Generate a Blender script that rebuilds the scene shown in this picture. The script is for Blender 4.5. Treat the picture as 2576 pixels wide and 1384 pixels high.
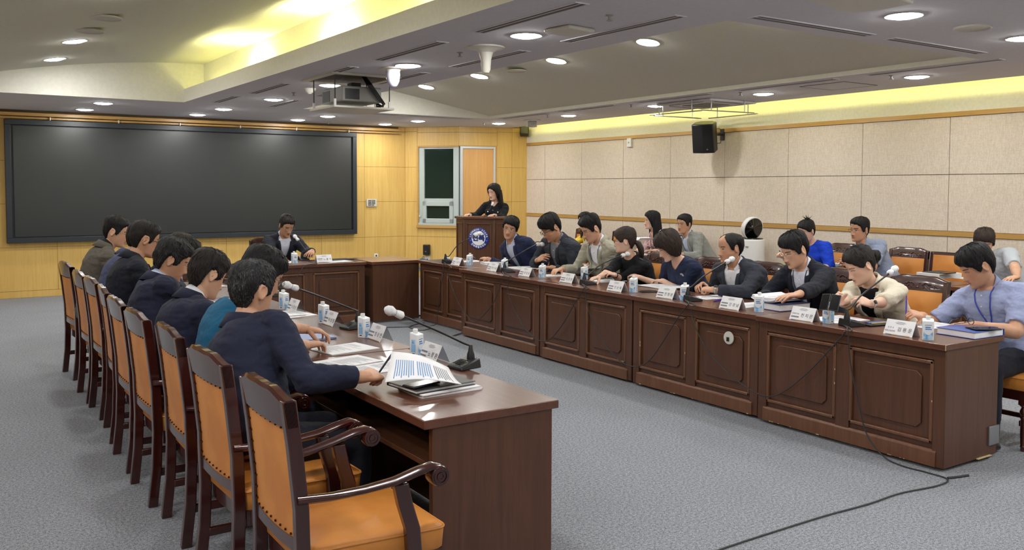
import bpy, bmesh, math, random
import numpy as np
from math import sin, cos, pi, radians, sqrt, atan2
from mathutils import Vector, Matrix, noise
from mathutils.bvhtree import BVHTree

S = bpy.context.scene
COL = S.collection
for _o in list(bpy.data.objects):
    bpy.data.objects.remove(_o)
V = Vector
UP = V((0, 0, 1))

# ------------------------------------------------------------------ camera
FPX, CXP, CYP, CAMH = 2221.71, 1288.0, 581.77, 1.62
_y, _p, _r = radians(33.4826), radians(2.7483), radians(-0.17203)
_f = V((sin(_y) * cos(_p), cos(_y) * cos(_p), -sin(_p)))
_rt = V((cos(_y), -sin(_y), 0))
_dn = _f.cross(_rt)
CR = cos(_r) * _rt + sin(_r) * _dn
CD = -sin(_r) * _rt + cos(_r) * _dn
CF = _f
CAM = V((0, 0, CAMH))
cam_data = bpy.data.cameras.new('camera')
cam = bpy.data.objects.new('camera', cam_data)
COL.objects.link(cam)
cam_data.sensor_width = 36
cam_data.lens = FPX / 2576 * 36
cam_data.shift_y = -(692 - CYP) / 2576
cam_data.clip_start = 0.05
mw = Matrix.Identity(4)
for i in range(3):
    mw[i][0] = CR[i]; mw[i][1] = -CD[i]; mw[i][2] = -CF[i]; mw[i][3] = CAM[i]
cam.matrix_world = mw
S.camera = cam

# ------------------------------------------------------------------ world, exposure
S.view_settings.view_transform = 'Standard'
S.view_settings.look = 'None'
S.view_settings.gamma = 1
S.view_settings.use_curve_mapping = False
S.view_settings.exposure = 0.0
W = bpy.data.worlds.new('world'); S.world = W
W.use_nodes = True
W.node_tree.nodes['Background'].inputs[0].default_value = (0.9, 0.95, 1, 1)
W.node_tree.nodes['Background'].inputs[1].default_value = 0.15
S.cycles.use_denoising = True
S.cycles.max_bounces = 7
S.cycles.diffuse_bounces = 4
S.cycles.adaptive_threshold = 0.02
S.cycles.transparent_max_bounces = 10
S.cycles.caustics_reflective = False
S.cycles.caustics_refractive = False
S.cycles.sample_clamp_indirect = 6

LAMP_E = 150.0       # downlight disc radiance
COVE_E = 13.0       # cove tube radiance

# ------------------------------------------------------------------ rays from picture to surface
def ray(u, v):
    return CR * ((u - CXP) / FPX) + CD * ((v - CYP) / FPX) + CF
def onz(u, v, z):
    d = ray(u, v); return CAM + d * ((z - CAMH) / d.z)
def onx(u, v, x):
    d = ray(u, v); return CAM + d * (x / d.x)
def ony(u, v, y):
    d = ray(u, v); return CAM + d * (y / d.y)

# ------------------------------------------------------------------ mesh building
class MB:
    def __init__(s): s.v = []; s.f = []; s.m = []
    def add(s, vs, fs, m=0):
        b = len(s.v); s.v += [tuple(q) for q in vs]
        s.f += [tuple(b + i for i in f) for f in fs]; s.m += [m] * len(fs); return s
    def box(s, c, d, R=None, m=0, taper=1.0):
        vs = []
        for z in (-.5, .5):
            t = taper if z > 0 else 1
            for x, y in ((-.5, -.5), (.5, -.5), (.5, .5), (-.5, .5)):
                p = V((x * d[0] * t, y * d[1] * t, z * d[2]))
                if R: p = R @ p
                vs.append(p + V(c))
        return s.add(vs, [(3, 2, 1, 0), (4, 5, 6, 7), (0, 1, 5, 4), (1, 2, 6, 5), (2, 3, 7, 6), (3, 0, 4, 7)], m)
    def span(s, a, b, m=0):
        a, b = V(a), V(b)
        return s.box((a + b) / 2, [abs(q) for q in (b - a)], None, m)
    def rings(s, rs, m=0, caps=True, closed=False):
        n = len(rs[0]); vs = [p for r in rs for p in r]; fs = []
        k = len(rs)
        for i in range(k if closed else k - 1):
            for j in range(n):
                a, b = i * n + j, i * n + (j + 1) % n
                c, d = ((i + 1) % k) * n + (j + 1) % n, ((i + 1) % k) * n + j
                fs.append((a, b, c, d))
        if caps and not closed:
            fs.append(tuple(range(n - 1, -1, -1))); fs.append(tuple((k - 1) * n + j for j in range(n)))
        return s.add(vs, fs, m)
    def tube(s, pts, r, n=8, m=0, caps=True, flat=1.0, upv=None, closed=False):
        pts = [V(p) for p in pts]; k = len(pts)
        if not hasattr(r, '__len__'): r = [r] * k
        rs = []; nv = None
        for i in range(k):
            if closed: t = pts[(i + 1) % k] - pts[i - 1]
            else: t = pts[min(i + 1, k - 1)] - pts[max(i - 1, 0)]
            t.normalize()
            if nv is None:
                a = V(upv) if upv else (UP if abs(t.z) < .9 else V((1, 0, 0)))
                nv = (a - t * a.dot(t)).normalized()
            else:
                nv = (nv - t * nv.dot(t)).normalized()
            bv = t.cross(nv)
            rs.append([pts[i] + (nv * (sin(2 * pi * j / n) * flat) + bv * cos(2 * pi * j / n)) * r[i] for j in range(n)])
        return s.rings(rs, m, caps, closed)
    def lathe(s, prof, c=(0, 0, 0), n=16, m=0, M=None, caps=True):
        rs = []
        for (r, z) in prof:
            q = []
            for j in range(n):
                p = V((r * cos(2 * pi * j / n), r * sin(2 * pi * j / n), z))
                q.append((M @ p if M else p) + V(c))
            rs.append(q)
        return s.rings(rs, m, caps)
    def prism(s, poly, h, M=None, m=0):
        n = len(poly); a = [V((p[0], p[1], 0)) for p in poly]; b = [V((p[0], p[1], h)) for p in poly]
        vs = [(M @ p if M else p) for p in a + b]
        fs = [tuple(range(n - 1, -1, -1)), tuple(range(n, 2 * n))] + [(i, (i + 1) % n, n + (i + 1) % n, n + i) for i in range(n)]
        return s.add(vs, fs, m)
    def sheet(s, rows, th=0, m=0):
        k, n = len(rows), len(rows[0]); vs = [V(p) for r in rows for p in r]
        fs = [(i * n + j, i * n + j + 1, (i + 1) * n + j + 1, (i + 1) * n + j) for i in range(k - 1) for j in range(n - 1)]
        return s.add(vs, fs, m)
    def ball(s, c, r, n=12, k=8, m=0, R=None):
        if not hasattr(r, '__len__'): r = (r, r, r)
        rs = []
        for i in range(1, k):
            t = pi * i / k
            q = []
            for j in range(n):
                p = V((r[0] * sin(t) * cos(2 * pi * j / n), r[1] * sin(t) * sin(2 * pi * j / n), -r[2] * cos(t)))
                q.append((R @ p if R else p) + V(c))
            rs.append(q)
        return s.rings(rs, m, True)
    def mesh(s, name):
        me = bpy.data.meshes.new(name); me.from_pydata(s.v, [], s.f)
        if s.m: me.polygons.foreach_set('material_index', s.m)
        me.update(); return me
    def build(s, name, mats, parent=None, loc=None, bevel=0, ang=35, smooth=True, solid=0, sub=0):
        me = s.mesh(name)
        return obj(name, me, mats, parent, loc, bevel, ang, smooth, solid, sub)

def obj(name, me, mats, parent=None, loc=None, bevel=0, ang=35, smooth=True, solid=0, sub=0):
    o = bpy.data.objects.new(name, me); COL.objects.link(o)
    for q in (mats if isinstance(mats, (list, tuple)) else [mats]): me.materials.append(q)
    if smooth:
        me.shade_smooth()
        if ang < 180: me.set_sharp_from_angle(angle=radians(ang))
    if loc is not None: o.location = loc
    if parent is not None: o.parent = parent
    if solid:
        md = o.modifiers.new('solidify', 'SOLIDIFY'); md.thickness = solid; md.offset = 0
    if bevel:
        md = o.modifiers.new('bevel', 'BEVEL'); md.width = bevel; md.segments = 2; md.limit_method = 'ANGLE'; md.angle_limit = radians(40)
    if sub:
        md = o.modifiers.new('subsurf', 'SUBSURF'); md.levels = sub; md.render_levels = sub
    return o

def tag(o, label, cat, group=None):
    o['label'] = label; o['category'] = cat
    if group: o['group'] = group
    return o
def thing(name, label, cat, loc=(0, 0, 0), rz=0, group=None):
    o = bpy.data.objects.new(name, None); COL.objects.link(o)
    o.empty_display_size = .1
    o.location = loc; o.rotation_euler = (0, 0, rz)
    return tag(o, label, cat, group)
def struct(o):
    o['kind'] = 'structure'; return o
def dup(root, loc, rz, label=None, group=None):
    r = root.copy(); COL.objects.link(r); r.location = loc; r.rotation_euler = (0, 0, rz)
    if label: r['label'] = label
    if group: r['group'] = group
    def rec(src, dst):
        for ch in list(src.children):
            c = ch.copy(); COL.objects.link(c); c.parent = dst; rec(ch, c)
    rec(root, r); return r
def RZ(a): return Matrix.Rotation(a, 3, 'Z')

def text_mesh(txt, size, extrude=0, bold=0, spacing=1.0, align='CENTER'):
    c = bpy.data.curves.new('text', 'FONT'); c.body = txt; c.size = size; c.align_x = align; c.align_y = 'CENTER'
    c.offset = bold; c.resolution_u = 3; c.space_character = spacing; c.extrude = extrude
    o = bpy.data.objects.new('text', c); COL.objects.link(o)
    bpy.context.view_layer.update()
    dg = bpy.context.evaluated_depsgraph_get()
    me = bpy.data.meshes.new_from_object(o.evaluated_get(dg))
    vs = [v.co.copy() for v in me.vertices]; fs = [tuple(p.vertices) for p in me.polygons]
    bpy.data.objects.remove(o); bpy.data.curves.remove(c); bpy.data.meshes.remove(me)
    return vs, fs

# ------------------------------------------------------------------ materials
def lin(r, g, b):
    f = lambda c: ((c / 255) / 12.92 if c / 255 <= .04045 else ((c / 255 + .055) / 1.055) ** 2.4)
    return (f(r), f(g), f(b), 1)
class NX:
    """socket arithmetic for shader graphs"""
    def __init__(s, nt, k): s.nt = nt; s.k = k
    def op(s, o, *a):
        n = s.nt.nodes.new('ShaderNodeMath'); n.operation = o
        for i, q in enumerate((s,) + a):
            if isinstance(q, NX): s.nt.links.new(q.k, n.inputs[i])
            else: n.inputs[i].default_value = q
        return NX(s.nt, n.outputs[0])
    def __add__(s, q): return s.op('ADD', q)
    def __sub__(s, q): return s.op('SUBTRACT', q)
    def __mul__(s, q): return s.op('MULTIPLY', q)
    def __truediv__(s, q): return s.op('DIVIDE', q)
    def abs(s): return s.op('ABSOLUTE')
    def sq(s): return s.op('MULTIPLY', s)
    def mn(s, q): return s.op('MINIMUM', q)
    def mx(s, q): return s.op('MAXIMUM', q)
    def lt(s, q): return s.op('LESS_THAN', q)
    def gt(s, q): return s.op('GREATER_THAN', q)
    def ramp(s, lo, hi):
        n = s.nt.nodes.new('ShaderNodeMapRange'); n.interpolation_type = 'SMOOTHSTEP'
        s.nt.links.new(s.k, n.inputs[0]); n.inputs[1].default_value = lo; n.inputs[2].default_value = hi
        return NX(s.nt, n.outputs[0])
def nmat(name):
    m = bpy.data.materials.new(name); m.use_nodes = True
    nt = m.node_tree; return m, nt, nt.nodes['Principled BSDF']
def coords(nt, kind='Object', scale=(1, 1, 1), rot=(0, 0, 0)):
    t = nt.nodes.new('ShaderNodeTexCoord'); mp = nt.nodes.new('ShaderNodeMapping')
    nt.links.new(t.outputs[kind], mp.inputs[0]); mp.inputs['Scale'].default_value = scale; mp.inputs['Rotation'].default_value = rot
    return mp.outputs[0]
def world_coords(nt, scale=(1, 1, 1)):
    t = nt.nodes.new('ShaderNodeNewGeometry'); mp = nt.nodes.new('ShaderNodeMapping')
    nt.links.new(t.outputs['Position'], mp.inputs[0]); mp.inputs['Scale'].default_value = scale
    return mp.outputs[0]
def noi(nt, vec, scale=5, detail=3, rough=.5, dist=0):
    n = nt.nodes.new('ShaderNodeTexNoise'); nt.links.new(vec, n.inputs['Vector'])
    n.inputs['Scale'].default_value = scale; n.inputs['Detail'].default_value = detail
    n.inputs['Roughness'].default_value = rough; n.inputs['Distortion'].default_value = dist
    return NX(nt, n.outputs['Fac'])
def mixc(nt, f, a, b):
    n = nt.nodes.new('ShaderNodeMix'); n.data_type = 'RGBA'
    if isinstance(f, NX): nt.links.new(f.k, n.inputs[0])
    else: n.inputs[0].default_value = f
    for i, q in ((6, a), (7, b)):
        if isinstance(q, tuple): n.inputs[i].default_value = q
        else: nt.links.new(q, n.inputs[i])
    return n.outputs[2]
def bump(nt, b, h, strength=.3, dist=.01):
    n = nt.nodes.new('ShaderNodeBump'); n.inputs['Strength'].default_value = strength; n.inputs['Distance'].default_value = dist
    nt.links.new(h.k if isinstance(h, NX) else h, n.inputs['Height']); nt.links.new(n.outputs[0], b.inputs['Normal'])
def setc(nt, b, c):
    if isinstance(c, tuple): b.inputs['Base Color'].default_value = c
    else: nt.links.new(c, b.inputs['Base Color'])
def plain(name, col, rough=.5, metal=0, spec=.5, coat=0, alpha=1, trans=0):
    m, nt, b = nmat(name); b.inputs['Base Color'].default_value = col; b.inputs['Roughness'].default_value = rough
    b.inputs['Metallic'].default_value = metal; b.inputs['Specular IOR Level'].default_value = spec
    b.inputs['Coat Weight'].default_value = coat; b.inputs['Alpha'].default_value = alpha
    b.inputs['Transmission Weight'].default_value = trans
    return m
def speck(name, c1, c2, scale, rough=.6, detail=2, lo=.35, hi=.65, bst=0, bd=.002, stretch=(1, 1, 1), spec=.5, coat=0, obj_c=True, coat_r=.1):
    m, nt, b = nmat(name)
    vec = coords(nt, 'Object', stretch) if obj_c else world_coords(nt, stretch)
    f = noi(nt, vec, scale, detail)
    setc(nt, b, mixc(nt, f.ramp(lo, hi), c1, c2))
    b.inputs['Roughness'].default_value = rough; b.inputs['Specular IOR Level'].default_value = spec
    b.inputs['Coat Weight'].default_value = coat; b.inputs['Coat Roughness'].default_value = coat_r
    if bst: bump(nt, b, f, bst, bd)
    return m
def emit(name, col, e):
    m, nt, b = nmat(name)
    b.inputs['Base Color'].default_value = col; b.inputs['Emission Color'].default_value = col; b.inputs['Emission Strength'].default_value = e
    return m
def wood(name, c1, c2, c3, scale=1, rough=.3, stretch=(18, 18, .9), coat=0, spec=.5, bst=.05):
    m, nt, b = nmat(name)
    v = world_coords(nt, stretch)
    f = noi(nt, v, 1.6 * scale, 4, .55, .8); g = noi(nt, v, 9 * scale, 3, .6)
    big = noi(nt, world_coords(nt, (1, 1, .35)), 1.3, 2)
    base = mixc(nt, f.ramp(.3, .7), c1, c2)
    base = mixc(nt, g.ramp(.5, .8) * .55, base, c3)
    base = mixc(nt, big.ramp(.4, .7) * .35, base, c3)
    setc(nt, b, base); b.inputs['Roughness'].default_value = rough; b.inputs['Coat Weight'].default_value = coat
    b.inputs['Coat Roughness'].default_value = .08; b.inputs['Specular IOR Level'].default_value = spec
    if bst: bump(nt, b, g, bst, .002)
    return m

M = {}
def carpet():
    m, nt, b = nmat('carpet')
    v = world_coords(nt)
    a = noi(nt, v, 230, 2, .7); c = noi(nt, v, 70, 3, .6); d = noi(nt, v, .8, 3)
    col = mixc(nt, (a * .65 + c * .35).ramp(.36, .64), lin(82, 85, 93), lin(174, 177, 184))
    col = mixc(nt, d.ramp(.35, .7) * .2, col, lin(104, 108, 112))
    setc(nt, b, col); b.inputs['Roughness'].default_value = .95; b.inputs['Specular IOR Level'].default_value = .1
    bump(nt, b, a, .25, .002)
    return m
M['carpet'] = carpet()
M['maple'] = wood('maple', lin(222, 188, 112), lin(211, 173, 97), lin(202, 161, 88), rough=.38, spec=.35, bst=0)
M['maple_trim'] = wood('maple_trim', lin(196, 156, 90), lin(184, 144, 80), lin(172, 130, 70), rough=.4, stretch=(1, 1, 30), bst=0)
M['groove'] = plain('groove', lin(92, 70, 36), .8)
M['orange_ply'] = wood('orange_ply', lin(216, 168, 104), lin(208, 157, 92), lin(199, 147, 82), rough=.45, bst=0)
M['ceil'] = speck('ceiling_paint', lin(209, 208, 214), lin(205, 204, 210), 40, .9, bst=.02, obj_c=False, spec=.2)
M['ceil_lit'] = speck('vault_cove_light_tint', lin(216, 215, 202), lin(212, 211, 198), 40, .9, obj_c=False, spec=.2)  # yellowish cove light on the vault and slope put into the colour
M['tray'] = speck('tray_paint', lin(240, 239, 230), lin(236, 235, 226), 30, .85, obj_c=False, spec=.2)
M['wallpaint'] = speck('wall_paint', lin(232, 230, 214), lin(226, 224, 208), 30, .85, obj_c=False, spec=.2)
def fabric_wall():
    m, nt, b = nmat('wall_fabric')
    a = noi(nt, world_coords(nt, (1, 90, 14)), 1, 4, .7); c = noi(nt, world_coords(nt, (1, 14, 90)), 1, 4, .7); d = noi(nt, world_coords(nt), 60, 4, .7)
    f = a * .4 + c * .25 + d * .35
    setc(nt, b, mixc(nt, f.ramp(.38, .62), lin(208, 195, 178), lin(228, 217, 202)))
    b.inputs['Roughness'].default_value = .9; b.inputs['Specular IOR Level'].default_value = .1
    bump(nt, b, f, .12, .002)
    return m
M['fabric'] = fabric_wall()
M['seam'] = plain('panel_seam', lin(128, 116, 98), .9)
M['mahog'] = wood('mahogany', lin(93, 58, 39), lin(80, 49, 32), lin(61, 37, 24), rough=.38, coat=.12, bst=.03)
M['mahog_top'] = wood('mahogany_top', lin(104, 64, 46), lin(90, 53, 38), lin(72, 41, 30), rough=.30, stretch=(18, .9, 18), coat=.3, bst=.02)
M['mahog_edge'] = wood('mahogany_worn', lin(116, 78, 53), lin(103, 66, 44), lin(88, 54, 37), rough=.38, coat=.2)
M['chairwood'] = wood('chair_wood', lin(66, 24, 18), lin(52, 18, 14), lin(40, 13, 11), rough=.22, coat=.7, bst=0)
def leather():
    m, nt, b = nmat('tan_leather')
    v = coords(nt, 'Object')
    a = noi(nt, v, 160, 2, .6); c = noi(nt, v, 6, 3)
    setc(nt, b, mixc(nt, c.ramp(.3, .7), lin(206, 136, 62), lin(190, 120, 50)))
    b.inputs['Roughness'].default_value = .42; bump(nt, b, a, .12, .002)
    return m
M['leather'] = leather()
M['nail'] = plain('nail_brass', lin(70, 48, 28), .4, .8)
M['black'] = plain('black_plastic', lin(26, 26, 28), .4)
M['blackm'] = plain('black_matte', lin(18, 18, 20), .75, spec=.3)
M['dkgrey'] = plain('dark_grey_plastic', lin(52, 54, 56), .5)
M['grey'] = plain('grey_plastic', lin(150, 150, 148), .5)
M['white'] = plain('white_plastic', lin(228, 228, 226), .4)
M['offwhite'] = plain('off_white_plastic', lin(206, 204, 194), .5)
M['paper'] = speck('paper', lin(238, 238, 240), lin(232, 232, 236), 8, .75, spec=.2)
M['ink'] = plain('printed_ink', lin(128, 130, 140), .8, spec=.1)
M['inkb'] = plain('printed_black_ink', lin(30, 32, 40), .8, spec=.1)
M['inkblue'] = plain('printed_blue_ink', lin(104, 150, 196), .8, spec=.1)
M['alu'] = plain('aluminium_frame', lin(196, 202, 204), .4, .25)
M['steel'] = plain('steel', lin(170, 172, 174), .3, .9)
M['upvc'] = plain('window_pvc', lin(178, 190, 188), .4)
M['cloth_w'] = speck('white_mic_cover', lin(240, 240, 242), lin(216, 218, 222), 60, .8, bst=.4, bd=.004)
M['navy_cover'] = plain('navy_binder', lin(38, 54, 100), .45)
M['blue_cover'] = plain('blue_binder', lin(52, 76, 150), .45)
M['cable'] = plain('cable_rubber', lin(46, 46, 48), .55)
M['cableb'] = plain('blue_cable', lin(82, 124, 160), .5)
M['lamp'] = emit('lamp_glow', (1, .985, .95, 1), LAMP_E)
M['wear'] = plain('bare_chipped_edge', lin(206, 184, 140), .8)
M['cove'] = emit('cove_glow', (1, .93, .32, 1), COVE_E)
M['cove2'] = emit('slot_cove_glow', (1, .93, .32, 1), 40.0)
def screen_mat():
    m, nt, b = nmat('video_wall')
    b.inputs['Base Color'].default_value = lin(27, 32, 32); b.inputs['Roughness'].default_value = .36; b.inputs['Specular IOR Level'].default_value = .75
    return m
M['screen'] = screen_mat()
M['scrframe'] = plain('screen_frame', lin(36, 42, 48), .4)
M['scrgap'] = plain('screen_gap', lin(8, 9, 16), .5)
def glass_dark(name, col):
    m, nt, b = nmat(name)
    b.inputs['Base Color'].default_value = col; b.inputs['Roughness'].default_value = .06; b.inputs['Specular IOR Level'].default_value = .5
    return m
M['pane'] = glass_dark('dark_window_glass', lin(22, 42, 38))
def clear(name, tint, f=.12):
    m, nt, b = nmat(name)
    t = nt.nodes.new('ShaderNodeBsdfTransparent'); t.inputs[0].default_value = tint
    g = nt.nodes.new('ShaderNodeBsdfGlossy'); g.inputs['Roughness'].default_value = .03
    x = nt.nodes.new('ShaderNodeMixShader'); x.inputs[0].default_value = f
    nt.links.new(t.outputs[0], x.inputs[1]); nt.links.new(g.outputs[0], x.inputs[2])
    nt.links.new(x.outputs[0], nt.nodes['Material Output'].inputs[0])
    return m
M['lens'] = clear('spectacle_lens', (.97, .98, .98, 1), .06)
M['acrylic'] = clear('clear_acrylic', (.93, .94, .95, 1), .1)
M['acrylic_fog'] = clear('foggy_acrylic', (.74, .75, .77, 1), .22)

# ------------------------------------------------------------------ room shell
CZ = 2.74
WX = 9.3
FY = 14.71
A2, B2, C2 = V((7.36, 14.71, 0)), V((8.01, 13.85, 0)), V((9.01, 13.63, 0))
D2 = V((9.36, 13.555, 0))
YB, XL = -3.2, -3.4

struct(MB().span((XL, YB, -.1), (WX + .1, FY + .1, 0)).build('floor', M['carpet'], smooth=False))

def wall_panels(mb, p0, p1, cells, thick=.02, gap=.004, back=.03):
    """cells: (t0,t1,z0,z1,mat) in metres along p0-p1; backing slab material 1"""
    d = (p1 - p0); L = d.length; d.normalize(); nrm = V((-d.y, d.x, 0))
    if nrm.dot(CAM - p0) < 0: nrm = -nrm
    R = Matrix((d, nrm, UP)).transposed()
    for (t0, t1, z0, z1, m) in cells:
        c = p0 + d * ((t0 + t1) / 2) + UP * ((z0 + z1) / 2) + nrm * (-thick / 2)
        mb.box(c, (t1 - t0 - gap, thick, z1 - z0 - gap), R, m)
    return d, nrm, R, L

GZ = [0, .10, .74, 1.38, 2.01, 2.66, 2.74]
mb = MB()
p0 = V((XL, FY, 0)); cells = []
sx = [XL, -2.5, -1.66, -.82, .02, .86, 1.60, 2.44, 3.65, 4.75, 5.72, 6.55, 7.36]
sx = [XL, -2.6, -1.75, -.9, .04, .8, 1.60, 2.44, 3.27, 3.65 + .45, 4.93, 5.72, 6.55, 7.36]
sx = [XL, -2.58, -1.74, -.9, -.06, .78, 1.60, 2.44, 3.27, 4.09, 4.91, 5.73, 6.55, 7.36]
cells.append((0, 7.36 - XL, 0, .10, 0))
for i in range(len(sx) - 1):
    for z0, z1 in zip(GZ[1:-1], GZ[2:]):
        cells.append((sx[i] - XL, sx[i + 1] - XL, z0, z1, 0))
wall_panels(mb, p0, A2, cells)
mb.span((XL, FY + .02, 0), (7.5, FY + .06, 3.4), 1)
struct(mb.build('wall_far', [M['maple'], M['groove']], smooth=False))

# chamfer wall with the window (A-B) and the wall with the orange panel (B-C)
mb = MB()
LAB, LBC, LCD = (B2 - A2).length, (C2 - B2).length, (D2 - C2).length
w0, w1, wz0, wz1 = LAB * .23, LAB, .93, 2.40
def rows(t0, t1, zs): return [(t0, t1, a, b, 0) for a, b in zip(zs[:-1], zs[1:])]
cells = rows(0, w0, GZ) + [(w0, w1, 2.40, 2.64, 0), (w0, w1, 2.64, 2.74, 0), (w0, w1, .74, wz0, 0), (w0, w1, .10, .74, 0), (w0, w1, 0, .1, 0)]
dAB, nAB, RAB, _ = wall_panels(mb, A2, B2, cells)
q0, q1 = LBC * .04, LBC * .68
cells = rows(q1 + .035, LBC, GZ) + [(0, q1 + .035, 2.40, 2.64, 0), (0, q1 + .035, 2.64, 2.74, 0), (0, q1 + .035, 0, .1, 0)]
dBC, nBC, RBC, _ = wall_panels(mb, B2, C2, cells)
wall_panels(mb, C2, D2, rows(0, LCD, GZ))
for a, b, n in ((A2, B2, nAB), (B2, C2, nBC), (C2, D2, nBC)):
    c = (a + b) / 2 - n * .06; d = (b - a)
    mb.box(c + UP * 1.7, (d.length + .03, .04, 3.4), Matrix((d.normalized(), n, UP)).transposed(), 1)
struct(mb.build('wall_corner', [M['maple'], M['groove']], smooth=False))

# window in the chamfer wall
win = bpy.data.objects.new('window_1', None); COL.objects.link(win); struct(win)
win.location = A2
def wloc(t, z, off=0): return dAB * t + UP * z + nAB * off
def wbar(mbb, t0, t1, z0, z1, d0, d1, m=0):
    mbb.box(wloc((t0 + t1) / 2, (z0 + z1) / 2, (d0 + d1) / 2), (t1 - t0, d1 - d0, z1 - z0), RAB, m)
k = MB()
wbar(k, w0, w0 + .035, wz0, wz1, -.02, .02); wbar(k, w0 + .035, w1, wz1 - .03, wz1, -.02, .02); wbar(k, w0, w1, wz0 - .03, wz0 + .02, -.02, .05)
k.build('window_casing', M['maple_trim'], win, bevel=.003)
k = MB()
g0, g1 = LAB * .36, LAB * .90
wbar(k, w0 + .035, g0, wz0 + .05, wz1 - .03, -.05, .0); wbar(k, g1, w1 - .005, wz0 + .02, wz1 - .03, -.05, .012)
wbar(k, g0, g1, wz1 - .06, wz1 - .03, -.05, .0); wbar(k, g0, g1, 1.385, 1.44, -.05, .0); wbar(k, w0 + .035, w1, wz0 + .02, wz0 + .06, -.05, .03)
k.build('window_frame', M['upvc'], win, bevel=.004)
k = MB()
l0, l1 = LAB * .34, LAB * .90
wbar(k, l0, l0 + .075, .99, 1.385, -.03, .03); wbar(k, l1 - .075, l1, .99, 1.385, -.03, .03); wbar(k, l0, l1, .99, 1.075, -.03, .03); wbar(k, l0, l1, 1.30, 1.385, -.03, .03)
sash = k.build('sash', M['upvc'], win, bevel=.008)
k = MB(); wbar(k, g0 - .01, g1 + .01, 1.43, wz1 - .05, -.04, -.034); k.build('pane', M['pane'], win, smooth=False)
k = MB(); wbar(k, l0 + .07, l1 - .07, 1.07, 1.305, -.012, -.006); k.build('pane', M['pane'], sash, smooth=False)
k = MB(); wbar(k, w0 + .05, w0 + .07, 1.10, 1.13, .0, .03); k.build('window_latch', M['white'], win)

dr = bpy.data.objects.new('door_1', None); COL.objects.link(dr); struct(dr); dr.location = B2
def qbar(mbb, t0, t1, z0, z1, d0, d1, m=0):
    mbb.box(dBC * ((t0 + t1) / 2) + UP * ((z0 + z1) / 2) + nBC * ((d0 + d1) / 2), (t1 - t0, d1 - d0, z1 - z0), RBC, m)
k = MB(); qbar(k, q0 + .03, q1 - .03, .1, 2.35, -.02, -.005); k.build('door_panel', M['orange_ply'], dr, smooth=False)
k = MB(); qbar(k, q0 - .02, q0 + .03, .1, 2.385, -.02, .015); qbar(k, q1 - .035, q1, .1, 2.385, -.02, .015); qbar(k, q0 + .03, q1 - .035, 2.345, 2.385, -.02, .015)
k.build('door_frame', M['alu'], dr, bevel=.003)
k = MB(); qbar(k, q1, q1 + .035, .1, 2.40, -.02, .008); qbar(k, q0 - .04, q1, 2.385, 2.40, -.02, .008); k.build('door_casing', M['maple_trim'], dr, smooth=False)

# right wall
sy = [13.58]
ys = [2.2 + 1.095 * i for i in range(-5, 12)]
seamY = sorted([onx(u, 450, WX).y for u in (1370.4, 1463, 1567.5, 1686, 1822, 1982, 2168, 2387)])
dlt = (seamY[-1] - seamY[0]) / 7
while seamY[0] > YB + .3: seamY.insert(0, seamY[0] - dlt)
seamY = [YB] + seamY + [13.6]
mb = MB()
R0 = V((WX, YB, 0)); R1 = V((WX, 13.6, 0))
TZ = [1.115, 1.172, 2.415, 2.468]
cells = []
for a, b in zip(seamY[:-1], seamY[1:]):
    for z0, z1 in ((.1, TZ[0]), (TZ[1], 1.79), (1.79, TZ[2])):
        cells.append((a - YB, b - YB, z0, z1, 0))
wall_panels(mb, R0, R1, cells, .022, .007)
mb.span((WX + .022, YB, 0), (WX + .06, 13.62, 2.6), 1)
mb.span((WX, YB, TZ[3]), (WX + .06, 13.62, 3.4), 2)
struct(mb.build('wall_right', [M['fabric'], M['seam'], M['wallpaint']], smooth=False))
for i, (z0, z1) in enumerate(((TZ[0], TZ[1]), (TZ[2], TZ[3]), (0, .1))):
    struct(MB().span((WX - .012, YB, z0 + .002), (WX + .03, 13.6, z1)).build('trim_%d' % (i + 1) if i < 2 else 'baseboard_right', M['maple_trim'], smooth=False))
# walls behind the camera
struct(MB().span((XL - .1, YB, 0), (XL, FY + .1, 3.4)).build('wall_left', M['maple'], smooth=False))
struct(MB().span((XL, YB - .1, 0), (WX + .1, YB, 3.4)).build('wall_back', M['wallpaint'], smooth=False))

# ------------------------------------------------------------------ ceiling with two trays
TY0, TY1 = 4.15, 12.08
LX0, LXa, LXb = -.2, 2.83, 2.94       # left tray: lip slightly skewed
RX0, RX1 = 4.45, 7.55
CEX = 8.97
mb = MB()
def quad(mbb, a, b, c, d, m=0): mbb.add([a, b, c, d], [(0, 1, 2, 3)], m)
def cz(x, y, z=CZ): return (x, y, z)
xs = [(XL, XL), (LX0, LX0), (LXb, LXa), (RX0, RX0), (RX1, RX1), (CEX, CEX)]
def cq(x0, x1, y0, y1): quad(mb, cz(x0, y0), cz(x0, y1), cz(x1, y1), cz(x1, y0))
cq(XL, CEX, YB, TY0); cq(XL, LX0, TY0, TY1)
quad(mb, cz(LXb, TY0), cz(LXa, TY1), cz(RX0, TY1), cz(RX0, TY0))
cq(RX1, CEX, TY0, TY1)
cq(XL, CEX, TY1, FY + .05)
cq(CEX, WX + .05, 13.0 + .6, FY + .05)
# outer edge of the cove slot and its lid
quad(mb, (CEX, YB, CZ), (CEX, 13.6, CZ), (CEX, 13.6, CZ + .12), (CEX, YB, CZ + .12), 1)
quad(mb, (CEX - .5, YB, 3.12), (WX + .05, YB, 3.12), (WX + .05, 13.6, 3.12), (CEX - .5, 13.6, 3.12), 1)
quad(mb, (CEX - .5, YB, CZ + .12), (CEX, YB, CZ + .12), (CEX, 13.6, CZ + .12), (CEX - .5, 13.6, CZ + .12), 1)
quad(mb, (CEX - .5, YB, CZ + .12), (CEX - .5, 13.6, CZ + .12), (CEX - .5, 13.6, 3.12), (CEX - .5, YB, 3.12), 1)
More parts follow.
